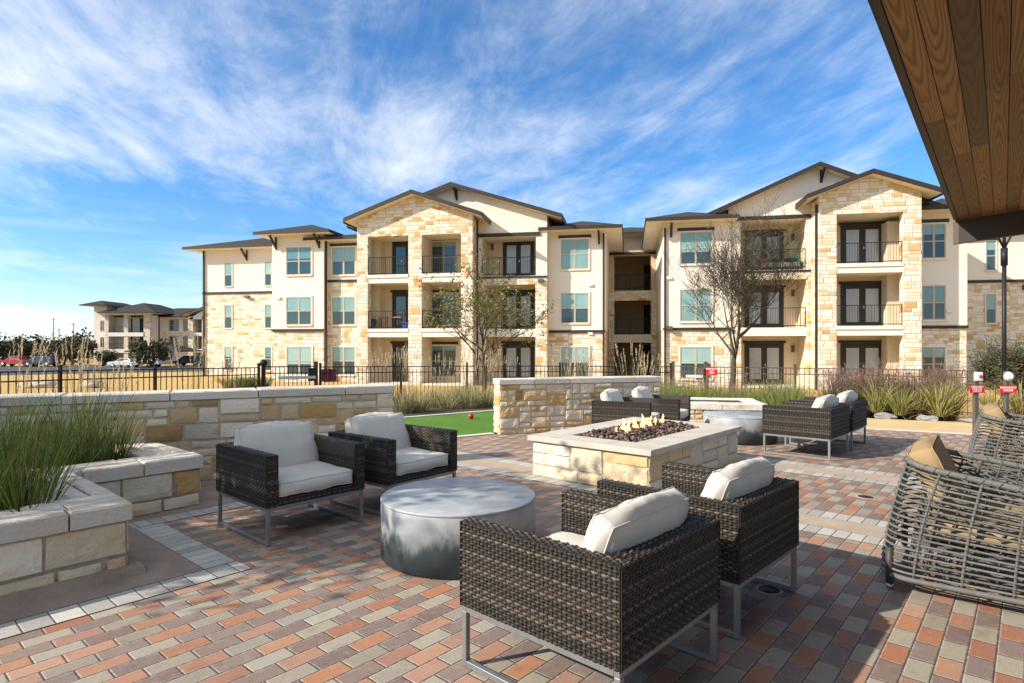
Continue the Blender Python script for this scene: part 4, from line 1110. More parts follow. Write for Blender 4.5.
        for d in doors:
            for f in FL: W.door(sx(d[0], qb), sx(d[1], qb), f, f + 2.28, qb, d[2], d[3])
        for d in wins:
            for f in FL: W.window(sx(d[0], qb), sx(d[1], qb), f + 0.3, f + 2.15, qb, True, True, 0.15)
        W.gable(sr, zr, sr - hw, ze, sr + hw, ze, q - 0.6, q + 9)
        return s0, s1, qb
    s0, s1, qb = stone_block_front(357, 472.5, [(357, 367.6), (408.3, 421.5), (461, 472.5)], [(392.5, 410, False, 1)], [(431, 456.5)], (411, 189.5), ((343.5, 219), (482, 211)))
    W.box('balcony_divider', M['stucco_warm'], sx(420, 0.5), sx(424, 0.5), 0.46, qb, GZ, 7.8)
    W.box('balcony_storage', M['stucco_warm'], s0 + 0.3, sx(379.5, 1.2), 1.2, qb, GZ, 7.8)
    for f in FL: W.sconce(sx(427.5, qb), qb, f + 1.95)
    W.downspout(sx(475, 0.0), 0.6, GZ, 8.6)
    s0, s1, qb = stone_block_front(819, 921.5, [(819, 836.5), (903.5, 921.5)], [(840.5, 883.5, True, 2)], [], (874, 168.5), ((804, 198), (940, 184.5)), topy=213)
    W.box('balcony_storage', M['stucco_warm'], sx(889, 1.0), s1 - 0.3, 1.2, qb, GZ, 7.8)
    W.downspout(sx(817.5, 0), 0.3, GZ, 8.6)
    # ---- wide stucco gables behind
    def wide_gable(p0, p1, op, lop, dpx, ridge, eave, stone_pier, lamp, q=1.4):
        s0, s1 = sx(p0, q), sx(p1, q); ztop = zy((op[0] + op[1]) / 2, op[2], q)
        sr, zr = sx(ridge[0], q - 0.6), zy(ridge[0], ridge[1], q - 0.6); se, ze = sx(eave[0], q - 0.6), zy(eave[0], eave[1], q - 0.6)
        th = 0.17; zr -= th; ze -= th; hw = abs(se - sr); sl = (zr - ze) / hw; zl = lambda s_: zr - abs(s_ - sr) * sl - 0.04
        o0, o1 = sx(op[0], q), sx(op[1], q); l0, l1 = sx(lop[0], q), sx(lop[1], q)
        zband = F3 - 0.08
        ga, gb = min(s0, 2 * sr - s1), max(s1, 2 * sr - s0)
        pts = [(ga, ztop), (gb, ztop), (gb, zl(gb)), (sr, zl(sr)), (ga, zl(ga))]
        g = W.mb(); g.sp(pts, q, q + 0.35); g.build('stucco_gable', stuc, root)
        W.box('stucco_wall', stuc, s0, o0, q, q + 0.35, zband, ztop); W.box('stucco_wall', stuc, o1, s1, q, q + 0.35, zband, ztop)
        b = W.mb(); b.sb(s0, l0, q - 0.03, q + 0.4, GZ, zband - 0.10); b.sb(l1, s1, q - 0.03, q + 0.4, GZ, zband - 0.10); zs = F2 + 2.55
        b.sb(l0, l1, q - 0.03, q + 0.4, zs, zband - 0.10); b.build('stone_wall', stone, root)
        W.box('belt_course', M['brown'], s0, s1, q - 0.08, q - 0.002, zband - 0.098, zband); W.box('header_beam', M['brown'], o0 - 0.25, o1 + 0.25, q - 0.08, q - 0.002, ztop, ztop + 0.2)
        qb = q + 1.9
        W.box('balcony_back_wall', M['stucco_warm'], s0 + 0.05, s1 - 0.05, qb, qb + 0.3, GZ, ztop + 0.3); W.box('balcony_ceiling', M['trim'], s0 + 0.05, s1 - 0.05, q + 0.36, qb, ztop + 0.01, ztop + 0.2)
        W.box('balcony_slab', M['trim'], o0 - 0.2, o1 + 0.2, q + 0.36, qb, F3 - 0.4, F3); W.box('balcony_slab', M['trim'], l0, l1, q - 0.02, qb, F2 - 0.44, F2); W.box('patio_slab', M['trim'], l0, l1, q + 0.03, qb, GZ, F1)
        W.box('side_wall', M['stucco_warm'], s0 + 0.002, o0 - 0.05, q + 0.42, qb, GZ, ztop); W.box('side_wall', M['stucco_warm'], o1 + 0.05, s1 - 0.002, q + 0.42, qb, GZ, ztop)
        W.railing(o0, o1, q + 0.15, F3); W.railing(l0, l1, q + 0.12, F2)
        for f in FL: W.door(sx(dpx[0], qb), sx(dpx[1], qb), f, f + 2.28, qb, True, 2); W.sconce(sx(lamp, qb), qb, f + 1.95)
        se0, se1 = sr - hw, sr + hw
        W.gable(sr, zr, se0, ze, se1, ze, q - 0.6, q + 9.5)
        W.bracket(sr + 0.2, q, zr - 0.05, 0.6)
        # end returns of the block
        W.box('side_wall', stuc, s1 - 0.3, s1 - 0.004, q + 0.42, q + 3, GZ, zl(s1) - 0.1); W.box('side_wall', stuc, s0 + 0.004, s0 + 0.3, q + 0.42, q + 3, GZ, zl(s0) - 0.1)
    wide_gable(473, 547, (481.5, 536, 236.5), (484, 535.5), (503, 534.5), (450.5, 182), (561.5, 213.5), (536, 547), 492.5)
    wide_gable(728.5, 819, (740.5, 806.5, 219.5), (741, 806.5), (744.5, 783.5), (820.5, 161.5), (708, 213), (806, 818), 792.5)
    # ---- S3: stucco over stone, right of the left gables
    def section(p0, p1, wpx, q, beltpx, zeave, hip_lr, floors_stone=1):
        a, b = sx(p0, q), sx(p1, q); zb = zy((p0 + p1) / 2, beltpx, q)
        W.box('stone_wall', stone, a, b, q, q + 9, GZ, zb); W.box('stucco_wall', stuc, a - 0.02, b + 0.02, q - 0.03, q + 9, zb, zeave + 0.1); W.box('belt_course', M['brown'], a - 0.05, b + 0.05, q - 0.09, q - 0.033, zb - 0.1, zb + 0.05)
        w0, w1 = sx(wpx[0], q), sx(wpx[1], q)
        for i in range(3): W.window(w0, w1, FL[i] + SILL, FL[i] + TOPS, q - 0.03 if i else q, True, i == 2, 0.5)
        W.hip(a - hip_lr[0], b + hip_lr[1], q - 0.9, q + 10, zeave, 0.75)
        return a, b
    a, b = section(546, 604.5, (561, 588.8), 2.2, 331, 8.05, (0.3, 1.0)); W.downspout(b - 0.05, 2.2, GZ, 7.9); W.bracket(sx(599, 2.2), 2.2, 8.0, 0.6)
    a, b = section(664, 730, (680, 711.6), 1.3, 328.5, 8.15, (1.0, 0.3)); W.downspout(a + 0.05, 1.3, GZ, 7.9); W.bracket(sx(671, 1.3), 1.3, 8.1, 0.6); W.bracket(a + 0.1, 3.0, 8.1, 0.6)
    a, b = section(918, 966.5, (921.5, 945), 1.4, 326.5, 8.2, (0.3, 1.0))
    # ---- open stair between the two halves
    q = 10.0; a, b = sx(600, q), sx(660, q); o0, o1 = sx(614.3, q), sx(651, q)
    bw = W.mb(); bw.sb(a, o0, q, q + 0.4, GZ, F3 - 0.25); bw.sb(o1, b, q, q + 0.4, GZ, F3 - 0.25)
    tops = [zy(632, y, q) for y in (342.5, 300.5, 255.5)]; bots = [GZ, zy(632, 334.5, q), zy(632, 289.5, q)]
    bw.sb(o0, o1, q, q + 0.4, tops[1], bots[2] - 0.1); bw.build('stone_wall', stone, root)
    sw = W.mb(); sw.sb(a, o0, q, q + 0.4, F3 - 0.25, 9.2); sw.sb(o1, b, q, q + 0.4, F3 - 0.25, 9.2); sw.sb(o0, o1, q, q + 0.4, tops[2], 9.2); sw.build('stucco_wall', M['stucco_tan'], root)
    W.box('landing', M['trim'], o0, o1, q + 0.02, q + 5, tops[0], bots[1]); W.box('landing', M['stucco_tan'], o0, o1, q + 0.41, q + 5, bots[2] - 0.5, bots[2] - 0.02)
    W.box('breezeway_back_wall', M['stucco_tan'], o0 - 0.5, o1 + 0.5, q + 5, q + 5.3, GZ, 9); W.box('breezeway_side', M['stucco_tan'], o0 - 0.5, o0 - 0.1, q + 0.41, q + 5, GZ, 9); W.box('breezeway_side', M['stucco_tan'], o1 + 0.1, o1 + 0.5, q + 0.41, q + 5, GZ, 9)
    W.box('header_beam', M['brown'], o0 - 0.5, o1 + 0.4, q - 0.08, q - 0.002, tops[2] + 0.05, tops[2] + 0.22)
    for z in (bots[1], bots[2]): W.railing(o0, o1, q + 0.1, z)
    for f in FL: W.box('apartment_door', M['dark_room'], sx(644, q + 4), sx(650.5, q + 4), q + 4.9, q + 4.995, f, f + 2.2)
    W.hip(a - 4, b + 4, q - 0.8, q + 12, 9.1, 1.5)
    for px, py, q in ((279, 298, 1.66), (590.5, 285, 2.17), (590.5, 333.5, 2.2), (669, 278, 1.27), (949, 311, 1.37), (949, 344, 1.4)):
        a = sx(px, q); z = zy(px, py, q); W.box('wall_vent', M['trim'], a - 0.13, a + 0.13, q - 0.10, q - 0.003, z - 0.07, z + 0.07)
    for px, py, q in ((248, 297, 7.2), (541, 281, 1.37), (669.5, 328, 1.2)):
        a = sx(px, q); z = zy(px, py, q); W.box('flood_light', M['bronze'], a - 0.16, a + 0.16, q - 0.22, q - 0.003, z - 0.09, z + 0.09)
    # ---- mass behind, closing the building
    W.box('rear_wall', stuc, sx(300, 7), sx(600, 10.5), 10.9, 20, GZ, 8.6); W.box('rear_wall', stuc, sx(660, 10.5), sx(990, 8), 10.9, 20, GZ, 8.6)
    W.hip(sx(300, 7), sx(600, 10.5) + 1, 8.5, 21, 8.6, 2.0); W.hip(sx(660, 10.5) - 1, sx(990, 8), 8.5, 21, 8.6, 2.0)
    # balcony furniture, each piece a thing of its own
    def bchair(px, q, f, label, c, w_=0.6):
        a = sx(px, q); t = thing('balcony_chair', label, 'chair', BP(a, q, f)); b = W.mb()
        b.sb(a - w_ / 2, a + w_ / 2, q - 0.25, q + 0.25, f + 0.38, f + 0.46); b.build('seat', c, t)
        b = W.mb(); b.sb(a - w_ / 2, a + w_ / 2, q + 0.25, q + 0.30, f + 0.47, f + 0.92); b.build('backrest', c, t)
        for u in (-w_ / 2, w_ / 2 - 0.05):
            for v in (-0.25, 0.2):
                b = W.mb(); b.sb(a + u, a + u + 0.05, q + v, q + v + 0.05, f, f + 0.379); b.build('leg', M['iron'], t)
            b = W.mb(); b.sb(a + u, a + u + 0.05, q - 0.25, q + 0.249, f + 0.62, f + 0.66); b.build('armrest', M['iron'], t)
        return t
    def bstool(px, q, f, label):
        a = sx(px, q); t = thing('bar_stool', label, 'stool', BP(a, q, f), group='stools on the balcony'); b = W.mb(); b.sb(a - 0.24, a + 0.24, q - 0.2, q + 0.2, f + 0.68, f + 0.74); b.build('seat', M['wood_seat'], t)
        for u in (-0.2, 0.16):
            for v in (-0.17, 0.13):
                b = W.mb(); b.sb(a + u, a + u + 0.04, q + v, q + v + 0.04, f, f + 0.679); b.build('leg', M['brown'], t)
    M['wood_seat'] = m_simple('seat_wood', (0.40, 0.17, 0.06), 0.5)
    bstool(383.5, 0.9, F2, 'small orange wood stool on the second floor balcony, left of the pair'); bstool(398, 0.9, F2, 'small orange wood stool on the second floor balcony, right of the pair')
    bchair(429.5, 1.0, F2, 'balcony chair with green seat beside the window on the second floor', m_simple('green_canvas', (0.08, 0.14, 0.09), 0.8), 0.7)
    bchair(801, 2.4, F3, 'dark balcony armchair with green back on the right third floor balcony', m_simple('green_canvas', (0.05, 0.13, 0.10), 0.8), 0.75)
    a = sx(779, 2.3); t = thing('patio_sofa', 'long low patio sofa with a red pillow on the right third floor balcony', 'sofa', BP(a, 2.3, F3)); b = W.mb(); b.sb(a - 1.0, a + 1.0, 2.0, 2.6, F3 + 0.2, F3 + 0.42); b.build('seat', m_simple('grey_canvas', (0.2, 0.22, 0.2), 0.8), t)
    b = W.mb(); b.sb(a - 1.0, a + 1.0, 2.6, 2.72, F3 + 0.2, F3 + 0.72); b.build('backrest', M['iron'], t); b = W.mb(); b.sb(a - 0.95, a - 0.6, 2.35, 2.59, F3 + 0.43, F3 + 0.7); b.build('pillow', m_simple('red_canvas', (0.5, 0.05, 0.04), 0.8), t)
    for u in (-0.95, 0.9):
        b = W.mb(); b.sb(a + u, a + u + 0.06, 2.05, 2.11, F3, F3 + 0.199); b.build('leg', M['iron'], t)
    a = sx(372, 0.8); t = thing('flower_pot', 'small dark blue pot in the corner of the left second floor balcony', 'pot', BP(a, 0.8, F2)); b = MB(); c = BP(a, 0.8, F2); b.lathe([(0.16, 0), (0.22, 0.3), (0.24, 0.36), (0.2, 0.36), (0.18, 0.3)], 12, c); b.build('pot', m_simple('blue_glaze', (0.05, 0.08, 0.25), 0.3), t)
    b = MB(); b.blob((c.x, c.y, c.z + 0.45), (0.25, 0.25, 0.2), 3, sub=2, rough=0.6); b.build('plant', m_simple('pot_leaf', (0.04, 0.07, 0.02), 0.7), t)
    a = sx(406, 0.9); t = thing('storage_bin', 'small bright blue bin on the left second floor balcony', 'bin', BP(a, 0.9, F2)); b = W.mb(); b.sb(a - 0.2, a + 0.2, 0.75, 1.1, F2, F2 + 0.38); b.build('bin', m_simple('blue_plastic', (0.03, 0.08, 0.35), 0.4), t); b = W.mb(); b.sb(a - 0.22, a + 0.22, 0.73, 1.12, F2 + 0.381, F2 + 0.42); b.build('lid', m_simple('blue_plastic', (0.04, 0.1, 0.4), 0.4), t)
build_apartments()

# ------------------------------------------------------------------ distant apartment building
def far_building():
    YF = 109.0; k = YF / F
    fr = lambda s, q, z: Vector((s, YF + q, z))
    X = lambda px: (px - CX) * k
    Z = lambda py: EYE + (HY - py) * k
    root = thing('apartment_building', 'small distant three storey apartment building with a grey hip roof at the far left', 'building', fr(X(150), 5, -0.75))
    W = Bld(root, fr); st, su = M['ashlar2'], M['stucco']
    g = -1.9; fl = [Z(361.5), Z(349.0), Z(332.5)]; zt = Z(315)
    W.box('tower_wall', su, X(92), X(105), 0.5, 16, Z(350), Z(306)); W.box('tower_base', st, X(92), X(105), 0.4, 16, g, Z(350)); W.hip(X(85), X(111), -1.5, 10, Z(306), 0.9)
    for z in (fl[1], fl[2], fl[0]):
        w = W.window(X(98.5), X(102.5), z + 0.3, z + 2.2, 0.5, True, False, 0.1)
    # balcony block
    p = W.mb()
    for a, b in ((105, 108.5), (112.0, 114.2) if False else (123.8, 128), (143.5, 150)): p.sb(X(a), X(b), 0, 0.8, g, zt)
    p.build('pier', st, root)
    W.box('balcony_back_wall', su, X(105), X(150), 2.6, 3.0, g, zt); W.box('head_wall', su, X(105), X(150), 0.0, 0.8, zt, Z(313)); W.box('side_wall', su, X(149), X(150), 0.8, 8, g, zt)
    for z in fl[1:]: W.box('balcony_slab', M['trim'], X(108.5), X(143.5), -0.1, 2.6, z - 0.7, z)
    for z in fl:
        W.door(X(116), X(123.5), z, z + 2.5, 2.6, False, 2); W.door(X(131), X(143), z, z + 2.6, 2.6, False, 3)
        if z > fl[0]: W.railing(X(108.5), X(123.8), 0.2, z); W.railing(X(128), X(143.5), 0.2, z)
    W.hip(X(103), X(160), -1.6, 14, Z(313.3), 2.0)
    # main range
    W.box('stucco_wall', su, X(150), X(240), 4.0, 16, Z(332), Z(316)); W.box('stone_wall', st, X(150), X(240), 3.9, 16, g, Z(332)); W.hip(X(95), X(330), 2.4, 20, Z(316.5), 2.1)
    for a, b in ((157.5, 166), (172, 181)):
        for z in fl[1:]: W.window(X(a), X(b), z + 0.5, z + 2.4, 3.9, True, False, 0.05, frame='bronze')
    # right gable with balconies
    W.box('pier', st, X(185), X(190), 1.0, 4, g, Z(316)); W.box('pier', st, X(199), X(206), 1.0, 4, g, Z(316))
    for z in fl[1:]: W.box('balcony_slab', M['trim'], X(190), X(199), 1.1, 4, z - 0.6, z); W.door(X(192.5), X(198), z, z + 2.5, 3.9, False, 2)
    gg = W.mb(); gg.sp([(X(185), Z(319)), (X(230), Z(319)), (X(207), Z(306))], 1.0, 1.5); gg.build('stucco_gable', su, root); W.gable(X(207), Z(306), X(180), Z(315), X(234), Z(315), 0.2, 10)
    # car port
    t = thing('carport', 'low open carport with a grey roof in front of the distant building', 'carport', fr(X(186), -8, -0.75)); C = Bld(t, fr)
    C.hip(X(167), X(215), -12, -4, Z(351.3), 1.3)
    for px in (174.5, 182.5, 196.5, 206): C.box('post', M['stucco'], X(px) - 0.45, X(px) + 0.45, -11.2, -10.4, -0.85, Z(351.3) - 0.03)
far_building()

# ------------------------------------------------------------------ pavilion roof overhead
def pavilion():
    th = R(39.3); E1 = Vector((math.sin(th), math.cos(th), 0)); E2 = Vector((math.cos(th), -math.sin(th), 0))
    UV = lambda u, v, z=0.0: E1 * u + E2 * v + Vector((0, 0, z))
    c0 = Vector((5.69, 7.70, 0)); u1 = c0.dot(E1); v0 = c0.dot(E2); slope = 0.076; zc = 3.03
    t = thing('pavilion', 'pavilion roof with a stained wood plank soffit and dark fascia, overhead at the right', 'pavilion', UV(u1 - 6, v0 + 3))
    z = lambda v: zc + slope * (v - v0)
    wmt = Mat('stained_planks', 0.55, 0, 0.3); P_, x, y, zz = wmt.pos(); s_, c_ = math.sin(th), math.cos(th)
    u = x * s_ + y * c_; v = x * c_ - y * s_
    bid = wmt.attr(); sc = wmt.node('ShaderNodeSeparateColor'); wmt.link(bid, sc.inputs[0]); r1 = E(wmt.nt, sc.outputs[0]); r2 = E(wmt.nt, sc.outputs[1])
    r3 = E(wmt.nt, sc.outputs[2]); xb = v - (r3 * 10.0 + v0)
    wob = wmt.noise(wmt.comb(u * 0.9 + r1 * 30.0, v * 5.0, r2 * 20.0), 1.0, 3, 0.5) - 0.5
    dd = (u + r1 * 9.0).mod(2.4) * 0.035 + (r2 - 0.5) * 0.10 - 0.03 + wob * 0.05
    rad = ((xb + (r1 - 0.5) * 0.05) * (xb + (r1 - 0.5) * 0.05) * 0.8 + dd * dd).pow(0.5)
    rings = ((rad * 520.0 + wob * 6.0).sin() * 0.5 + 0.5).pow(1.6)
    fine = wmt.noise(wmt.comb(u * 3.0, v * 160.0, r1 * 9.0), 1.0, 4, 0.7); knot = wmt.noise(wmt.comb(u * 2.2 + r2 * 9.0, v * 5.0, r1), 2.2, 2)
    col = wmt.mix(rings, (0.37, 0.20, 0.056), (0.20, 0.098, 0.028))
    col = wmt.mix(fine.rng(0.35, 0.7) * 0.5, col, wmt.mix(1.0, col, (0.55, 0.5, 0.45), 'MULTIPLY'))
    col = wmt.mix(knot.rng(0.70, 0.78) * 0.8, col, (0.035, 0.016, 0.008))
    col = wmt.mix(r2.gt(0.86) * 0.65, col, (0.05, 0.03, 0.018))
    hv = wmt.node('ShaderNodeHueSaturation'); wmt.link(col, hv.inputs['Color']); wmt.link(r1 * 0.75 + 0.50, hv.inputs['Value']); wmt.color(hv.outputs[0])
    wmt.bump(rings * 0.4 + fine * 0.6, 0.15, 0.003)
    rng = random.Random(4)
    b = MB(); wd_ = 0.118; v = v0 + 0.034; vend = v0 + 6.5; u_lo = u1 - 15
    while v < vend:
        u_ = u1 - 0.02
        while u_ > u_lo:
            L = rng.uniform(1.8, 3.6); a = max(u_lo, u_ - L)
            b.obox(UV(a + 0.001, v + 0.0025, z(v)), E1 * (u_ - a - 0.002), E2 * (wd_ - 0.005) + UPV * slope * (wd_ - 0.005), UPV * 0.02, (rng.random(), rng.random(), (v + wd_ / 2 - v0) / 10.0))
            u_ -= L
        v += wd_
    b.build('plank_soffit', wmt, t)
    dk = M['fascia_metal'] = m_simple('dark_fascia', (0.045, 0.036, 0.03), 0.5, nscale=3, namp=0.15)
    r = MB(); r.obox(UV(u_lo, v0 - 0.02, z(v0) + 0.022), E1 * (u1 - u_lo), E2 * (vend - v0) + UPV * slope * (vend - v0), UPV * 0.22); r.build('roof_deck', dk, t)
    f = MB(); f.obox(UV(u_lo, v0 - 0.0, z(v0) - 0.005), E1 * (u1 - u_lo + 0.05), E2 * 0.032, UPV * 0.30); f.build('fascia', dk, t)
    f = MB(); f.obox(UV(u1 - 0.018, v0 + 0.034, z(v0) - 0.285), E1 * 0.09, E2 * (vend - v0) + UPV * slope * (vend - v0), UPV * 0.30); f.build('fascia', dk, t)
    f = MB(); f.gprism([UV(u1 - 0.01, v0 - 0.024, z(v0) - 0.006), UV(u1 + 0.07, v0 - 0.024, z(v0) - 0.006), UV(u1 + 0.07, v0 - 0.024, z(v0) - 0.285), UV(u1 - 0.01, v0 - 0.024, z(v0) - 0.285)], E2 * 0.088); f.build('fascia_return', M['bronze'], t)
    for uu in (u1 - 0.9, u1 - 7.5):
        for vv in (v0 + 2.1, v0 + 6.0):
            p = MB(); p.obox(UV(uu, vv, 0.0), E1 * 0.3, E2 * 0.3, UPV * (z(vv) - 0.02)); p.build('post', dk, t)
pavilion()

# ------------------------------------------------------------------ fences and gates
def picket_panel(mb, a, b, za, zb, h=1.18, gap=0.115, w_=0.0145, rails=(0.0, 0.17, None), lift=0.0):
    a, b = Vector((a[0], a[1], 0)), Vector((b[0], b[1], 0)); L = (b - a).length; d = (b - a) / L; n = Vector((-d.y, d.x, 0))
    def zz(t): return za + (zb - za) * t + lift
    def rail(off, hh=0.025):
        o = a + UPV * (za + lift + off); mb.obox(o - n * 0.018, (b - a) + UPV * (zb - za), n * 0.030, UPV * hh)
    rail(h - 0.035); rail(h - 0.20); rail(0.10)
    k = max(1, round(L / gap))
    for i in range(1, k):
        t = i / k; p = a + d * (L * t) + UPV * (zz(t) + 0.04)
        mb.obox(p - d * w_ / 2 - n * w_ / 2, d * w_, n * w_, UPV * (h - 0.075))
def post(mb, p, z, h, w_=0.055, cap=True):
    mb.bbox(p[0] - w_ / 2, p[0] + w_ / 2, p[1] - w_ / 2, p[1] + w_ / 2, z - 0.2, z + h, 0.004)
    if cap: mb.bbox(p[0] - w_ / 2 - 0.008, p[0] + w_ / 2 + 0.008, p[1] - w_ / 2 - 0.008, p[1] + w_ / 2 + 0.008, z + h + 0.001, z + h + 0.025, 0.004)
def fence(label, pts, mat, spacing=2.35, w_=0.0145, gap=0.115):
    t = thing('metal_fence', label, 'fence', (pts[0][0], pts[0][1], terrain(*pts[0])))
    P = []
    for a, b in zip(pts[:-1], pts[1:]):
        L = math.dist(a, b); n = max(1, round(L / spacing))
        P += [(a[0] + (b[0] - a[0]) * i / n, a[1] + (b[1] - a[1]) * i / n) for i in range(n)]
    P.append(pts[-1])
    for p in P: m_ = MB(); post(m_, p, terrain(*p), 1.24); m_.build('post', mat, t)
    for a, b in zip(P[:-1], P[1:]): m_ = MB(); picket_panel(m_, a, b, terrain(*a), terrain(*b), w_=w_, gap=gap); m_.build('picket_panel', mat, t)
    return t
def px2(px, Y): return ((px - CX) / F * Y, Y)
g1a, g1b = px2(263.5, 14.6), px2(316, 15.7)
fence('black picket fence running behind the long stone wall at the left', [(-10.6, 6.0), px2(60, 11.0), px2(155, 12.5), (g1a[0] - 0.09, g1a[1] - 0.06)], M['iron'])
fence('black picket fence from the maroon sign to the gate with the red sign', [(g1b[0] + 0.1, g1b[1] + 0.04), px2(401, 17.2), px2(467, 17.6), px2(560, 17.6), px2(671, 17.0)], M['iron'])
fence('bronze picket fence behind the grasses at the right', [px2(707.5, 16.7), px2(795, 16.2), px2(930, 15.3), px2(1024, 14.6), (19, 12.6)], M['bronze'])
M['steel'] = m_simple('brushed_steel', (0.55, 0.55, 0.55), 0.35, 0.8)
def gate(label, a, b, mat, bar, ball):
    za, zb = terrain(*a), terrain(*b); t = thing('gate', label, 'gate', (a[0], a[1], za)); A, B = Vector((a[0], a[1], 0)), Vector((b[0], b[1], 0)); d = (B - A).normalized(); n = Vector((-d.y, d.x, 0))
    for p, z in ((a, za), (b, zb)): m_ = MB(); post(m_, p, z, 1.28, 0.08); m_.build('gate_post', mat, t)
    m_ = MB(); picket_panel(m_, A + d * 0.07, B - d * 0.07, za, zb, lift=0.02); m_.build('picket_panel', mat, t)
    m_ = MB(); m_.obox(A + d * 0.35 - n * 0.10 + UPV * (za + 0.86), d * ((B - A).length - 0.42) + UPV * (zb - za), n * 0.06, UPV * 0.075); m_.build('push_bar', bar, t)
    m_ = MB(); m_.obox(B - d * 0.26 - n * 0.09 + UPV * (zb + 0.80), d * 0.2, n * 0.05, UPV * 0.34); m_.build('lock_box', mat, t)
    if ball: m_ = MB(); m_.blob((a[0], a[1], za + 1.27), 0.095, 1, sub=2, rough=0.05, smooth=True); m_.build('closer', mat, t)
gate('black metal gate with a grey push bar left of the maroon sign', g1a, g1b, M['iron'], M['steel'], True)
gate('bronze metal gate with a white push bar left of the red fence sign', px2(673, 17.0), px2(705.5, 16.75), M['bronze'], M['lamp_white'], False)

def text_mesh(body, size, mtx, mat, parent, name='lettering'):
    cu_ = bpy.data.curves.new('t', 'FONT'); cu_.body = body; cu_.size = size; cu_.align_x = 'CENTER'; cu_.align_y = 'CENTER'; cu_.extrude = 0.0015; cu_.offset = size * 0.018; cu_.space_line = 1.0
    tmp = bpy.data.objects.new('t', cu_); COL.objects.link(tmp)
    me = bpy.data.meshes.new_from_object(tmp.evaluated_get(bpy.context.evaluated_depsgraph_get()))
    bpy.data.objects.remove(tmp); bpy.data.curves.remove(cu_)
    r = parent
    while r.parent: r = r.parent
    me.transform(r.matrix_basis.inverted() @ mtx); me.materials.clear(); me.materials.append(mat.m); me.name = name
    o = bpy.data.objects.new(name, me); COL.objects.link(o); o.parent = parent; return o
M['red'] = m_simple('sign_red', (0.62, 0.022, 0.03), 0.5); M['white'] = m_simple('white_paint', (0.8, 0.8, 0.8), 0.5); M['maroon'] = m_simple('sign_maroon', (0.105, 0.022, 0.032), 0.5, nscale=9, namp=0.25)
def sign_board(t, c, d, w_, h, mat, lines=None, size=0.05, tmat=None, border=None):
    """a flat board centred at c; d is the direction along its face"""
    d = Vector(d).normalized(); n = Vector((d.y, -d.x, 0))                  # towards the camera
    m_ = MB(); o = c - d * w_ / 2 - UPV * h / 2 - n * 0.004; m_.obox(o, d * w_, n * 0.008, UPV * h); b = m_.build('sign_board', mat, t)
    if lines: 
        mt = Matrix.Translation(c + n * 0.0065) @ Matrix(((d.x, 0, n.x, 0), (d.y, 0, n.y, 0), (0, 1, 0, 0), (0, 0, 0, 1)))
        text_mesh(lines, size, mt, tmat or M['white'], b)
    return b
d1 = Vector((g1b[0] - g1a[0], g1b[1] - g1a[1], 0)).normalized()
c1 = Vector(px2(329, 15.95)) .to_3d(); c1.z = EYE - 28.2 * 15.95 / F
t = thing('notice_sign', 'square maroon notice sign hanging on the black fence beside the gate', 'sign', (c1.x, c1.y, c1.z)); sign_board(t, c1 + Vector((0.02, -0.05, 0)), (0.98, 0.2, 0), 0.38, 0.33, M['maroon'])
c2 = Vector(px2(711.5, 16.6)).to_3d(); c2.z = EYE - 24 * 16.6 / F
t = thing('warning_sign', 'small red sign with white lettering on the fence beside the bare tree', 'sign', (c2.x, c2.y, c2.z)); sign_board(t, c2 + Vector((0, -0.03, 0)), (0.99, -0.1, 0), 0.30, 0.23, M['red'], 'EMERGENCY\nEXIT\nONLY', 0.058)

# emergency posts and lamp post
def emergency(px, Y, label, lines, kind):
    p = at(px, Y, 0.01); t = thing('emergency_post', label, 'emergency post', (p.x, p.y, 0.01))
    b = MB(); b.bbox(p.x - 0.03, p.x + 0.03, p.y - 0.03, p.y + 0.03, 0.0, 1.02, 0.004); b.build('post', M['bronze'], t)
    zs = EYE - (389 - HY) * Y / F; w_ = 0.255 if kind == 'button' else 0.265; h = 0.122
    sb = sign_board(t, Vector((p.x, p.y - 0.040, zs)), (0.995, 0.05 if kind == 'button' else -0.06, 0), w_, h, M['red'], lines, 0.036 if kind == 'button' else 0.045)
    zb = EYE - (376.3 - HY) * Y / F
    if kind == 'button':
        b = MB(); b.bbox(p.x - 0.055, p.x + 0.055, p.y - 0.10, p.y - 0.032, zb - 0.07, zb + 0.07, 0.01); bo = b.build('switch_box', M['white'], t)
        b = MB(); b.blob((p.x + 0.012, p.y - 0.105, zb), (0.030, 0.014, 0.030), 1, sub=2, rough=0, smooth=True); b.build('red_button', M['red'], bo)
    else:
        b = MB(); b.blob((p.x, p.y - 0.05, zb), (0.075, 0.06, 0.078), 1, sub=3, rough=0.02, smooth=True); bo = b.build('phone_housing', m_simple('pale_housing', (0.55, 0.57, 0.62), 0.45), t)
        b = MB(); b.bbox(p.x - 0.012, p.x + 0.016, p.y - 0.125, p.y - 0.10, zb - 0.03, zb + 0.03, 0.005); b.build('handle', M['white'], bo)
emergency(975.3, 9.9, 'emergency shut off post with a red button on a white box above a red sign', 'EMERGENCY\nSHUT OFF\nSWITCH', 'button')
emergency(1006.2, 9.9, 'emergency phone post with a rounded pale housing above a red sign', 'EMERGENCY\nPHONE', 'phone')
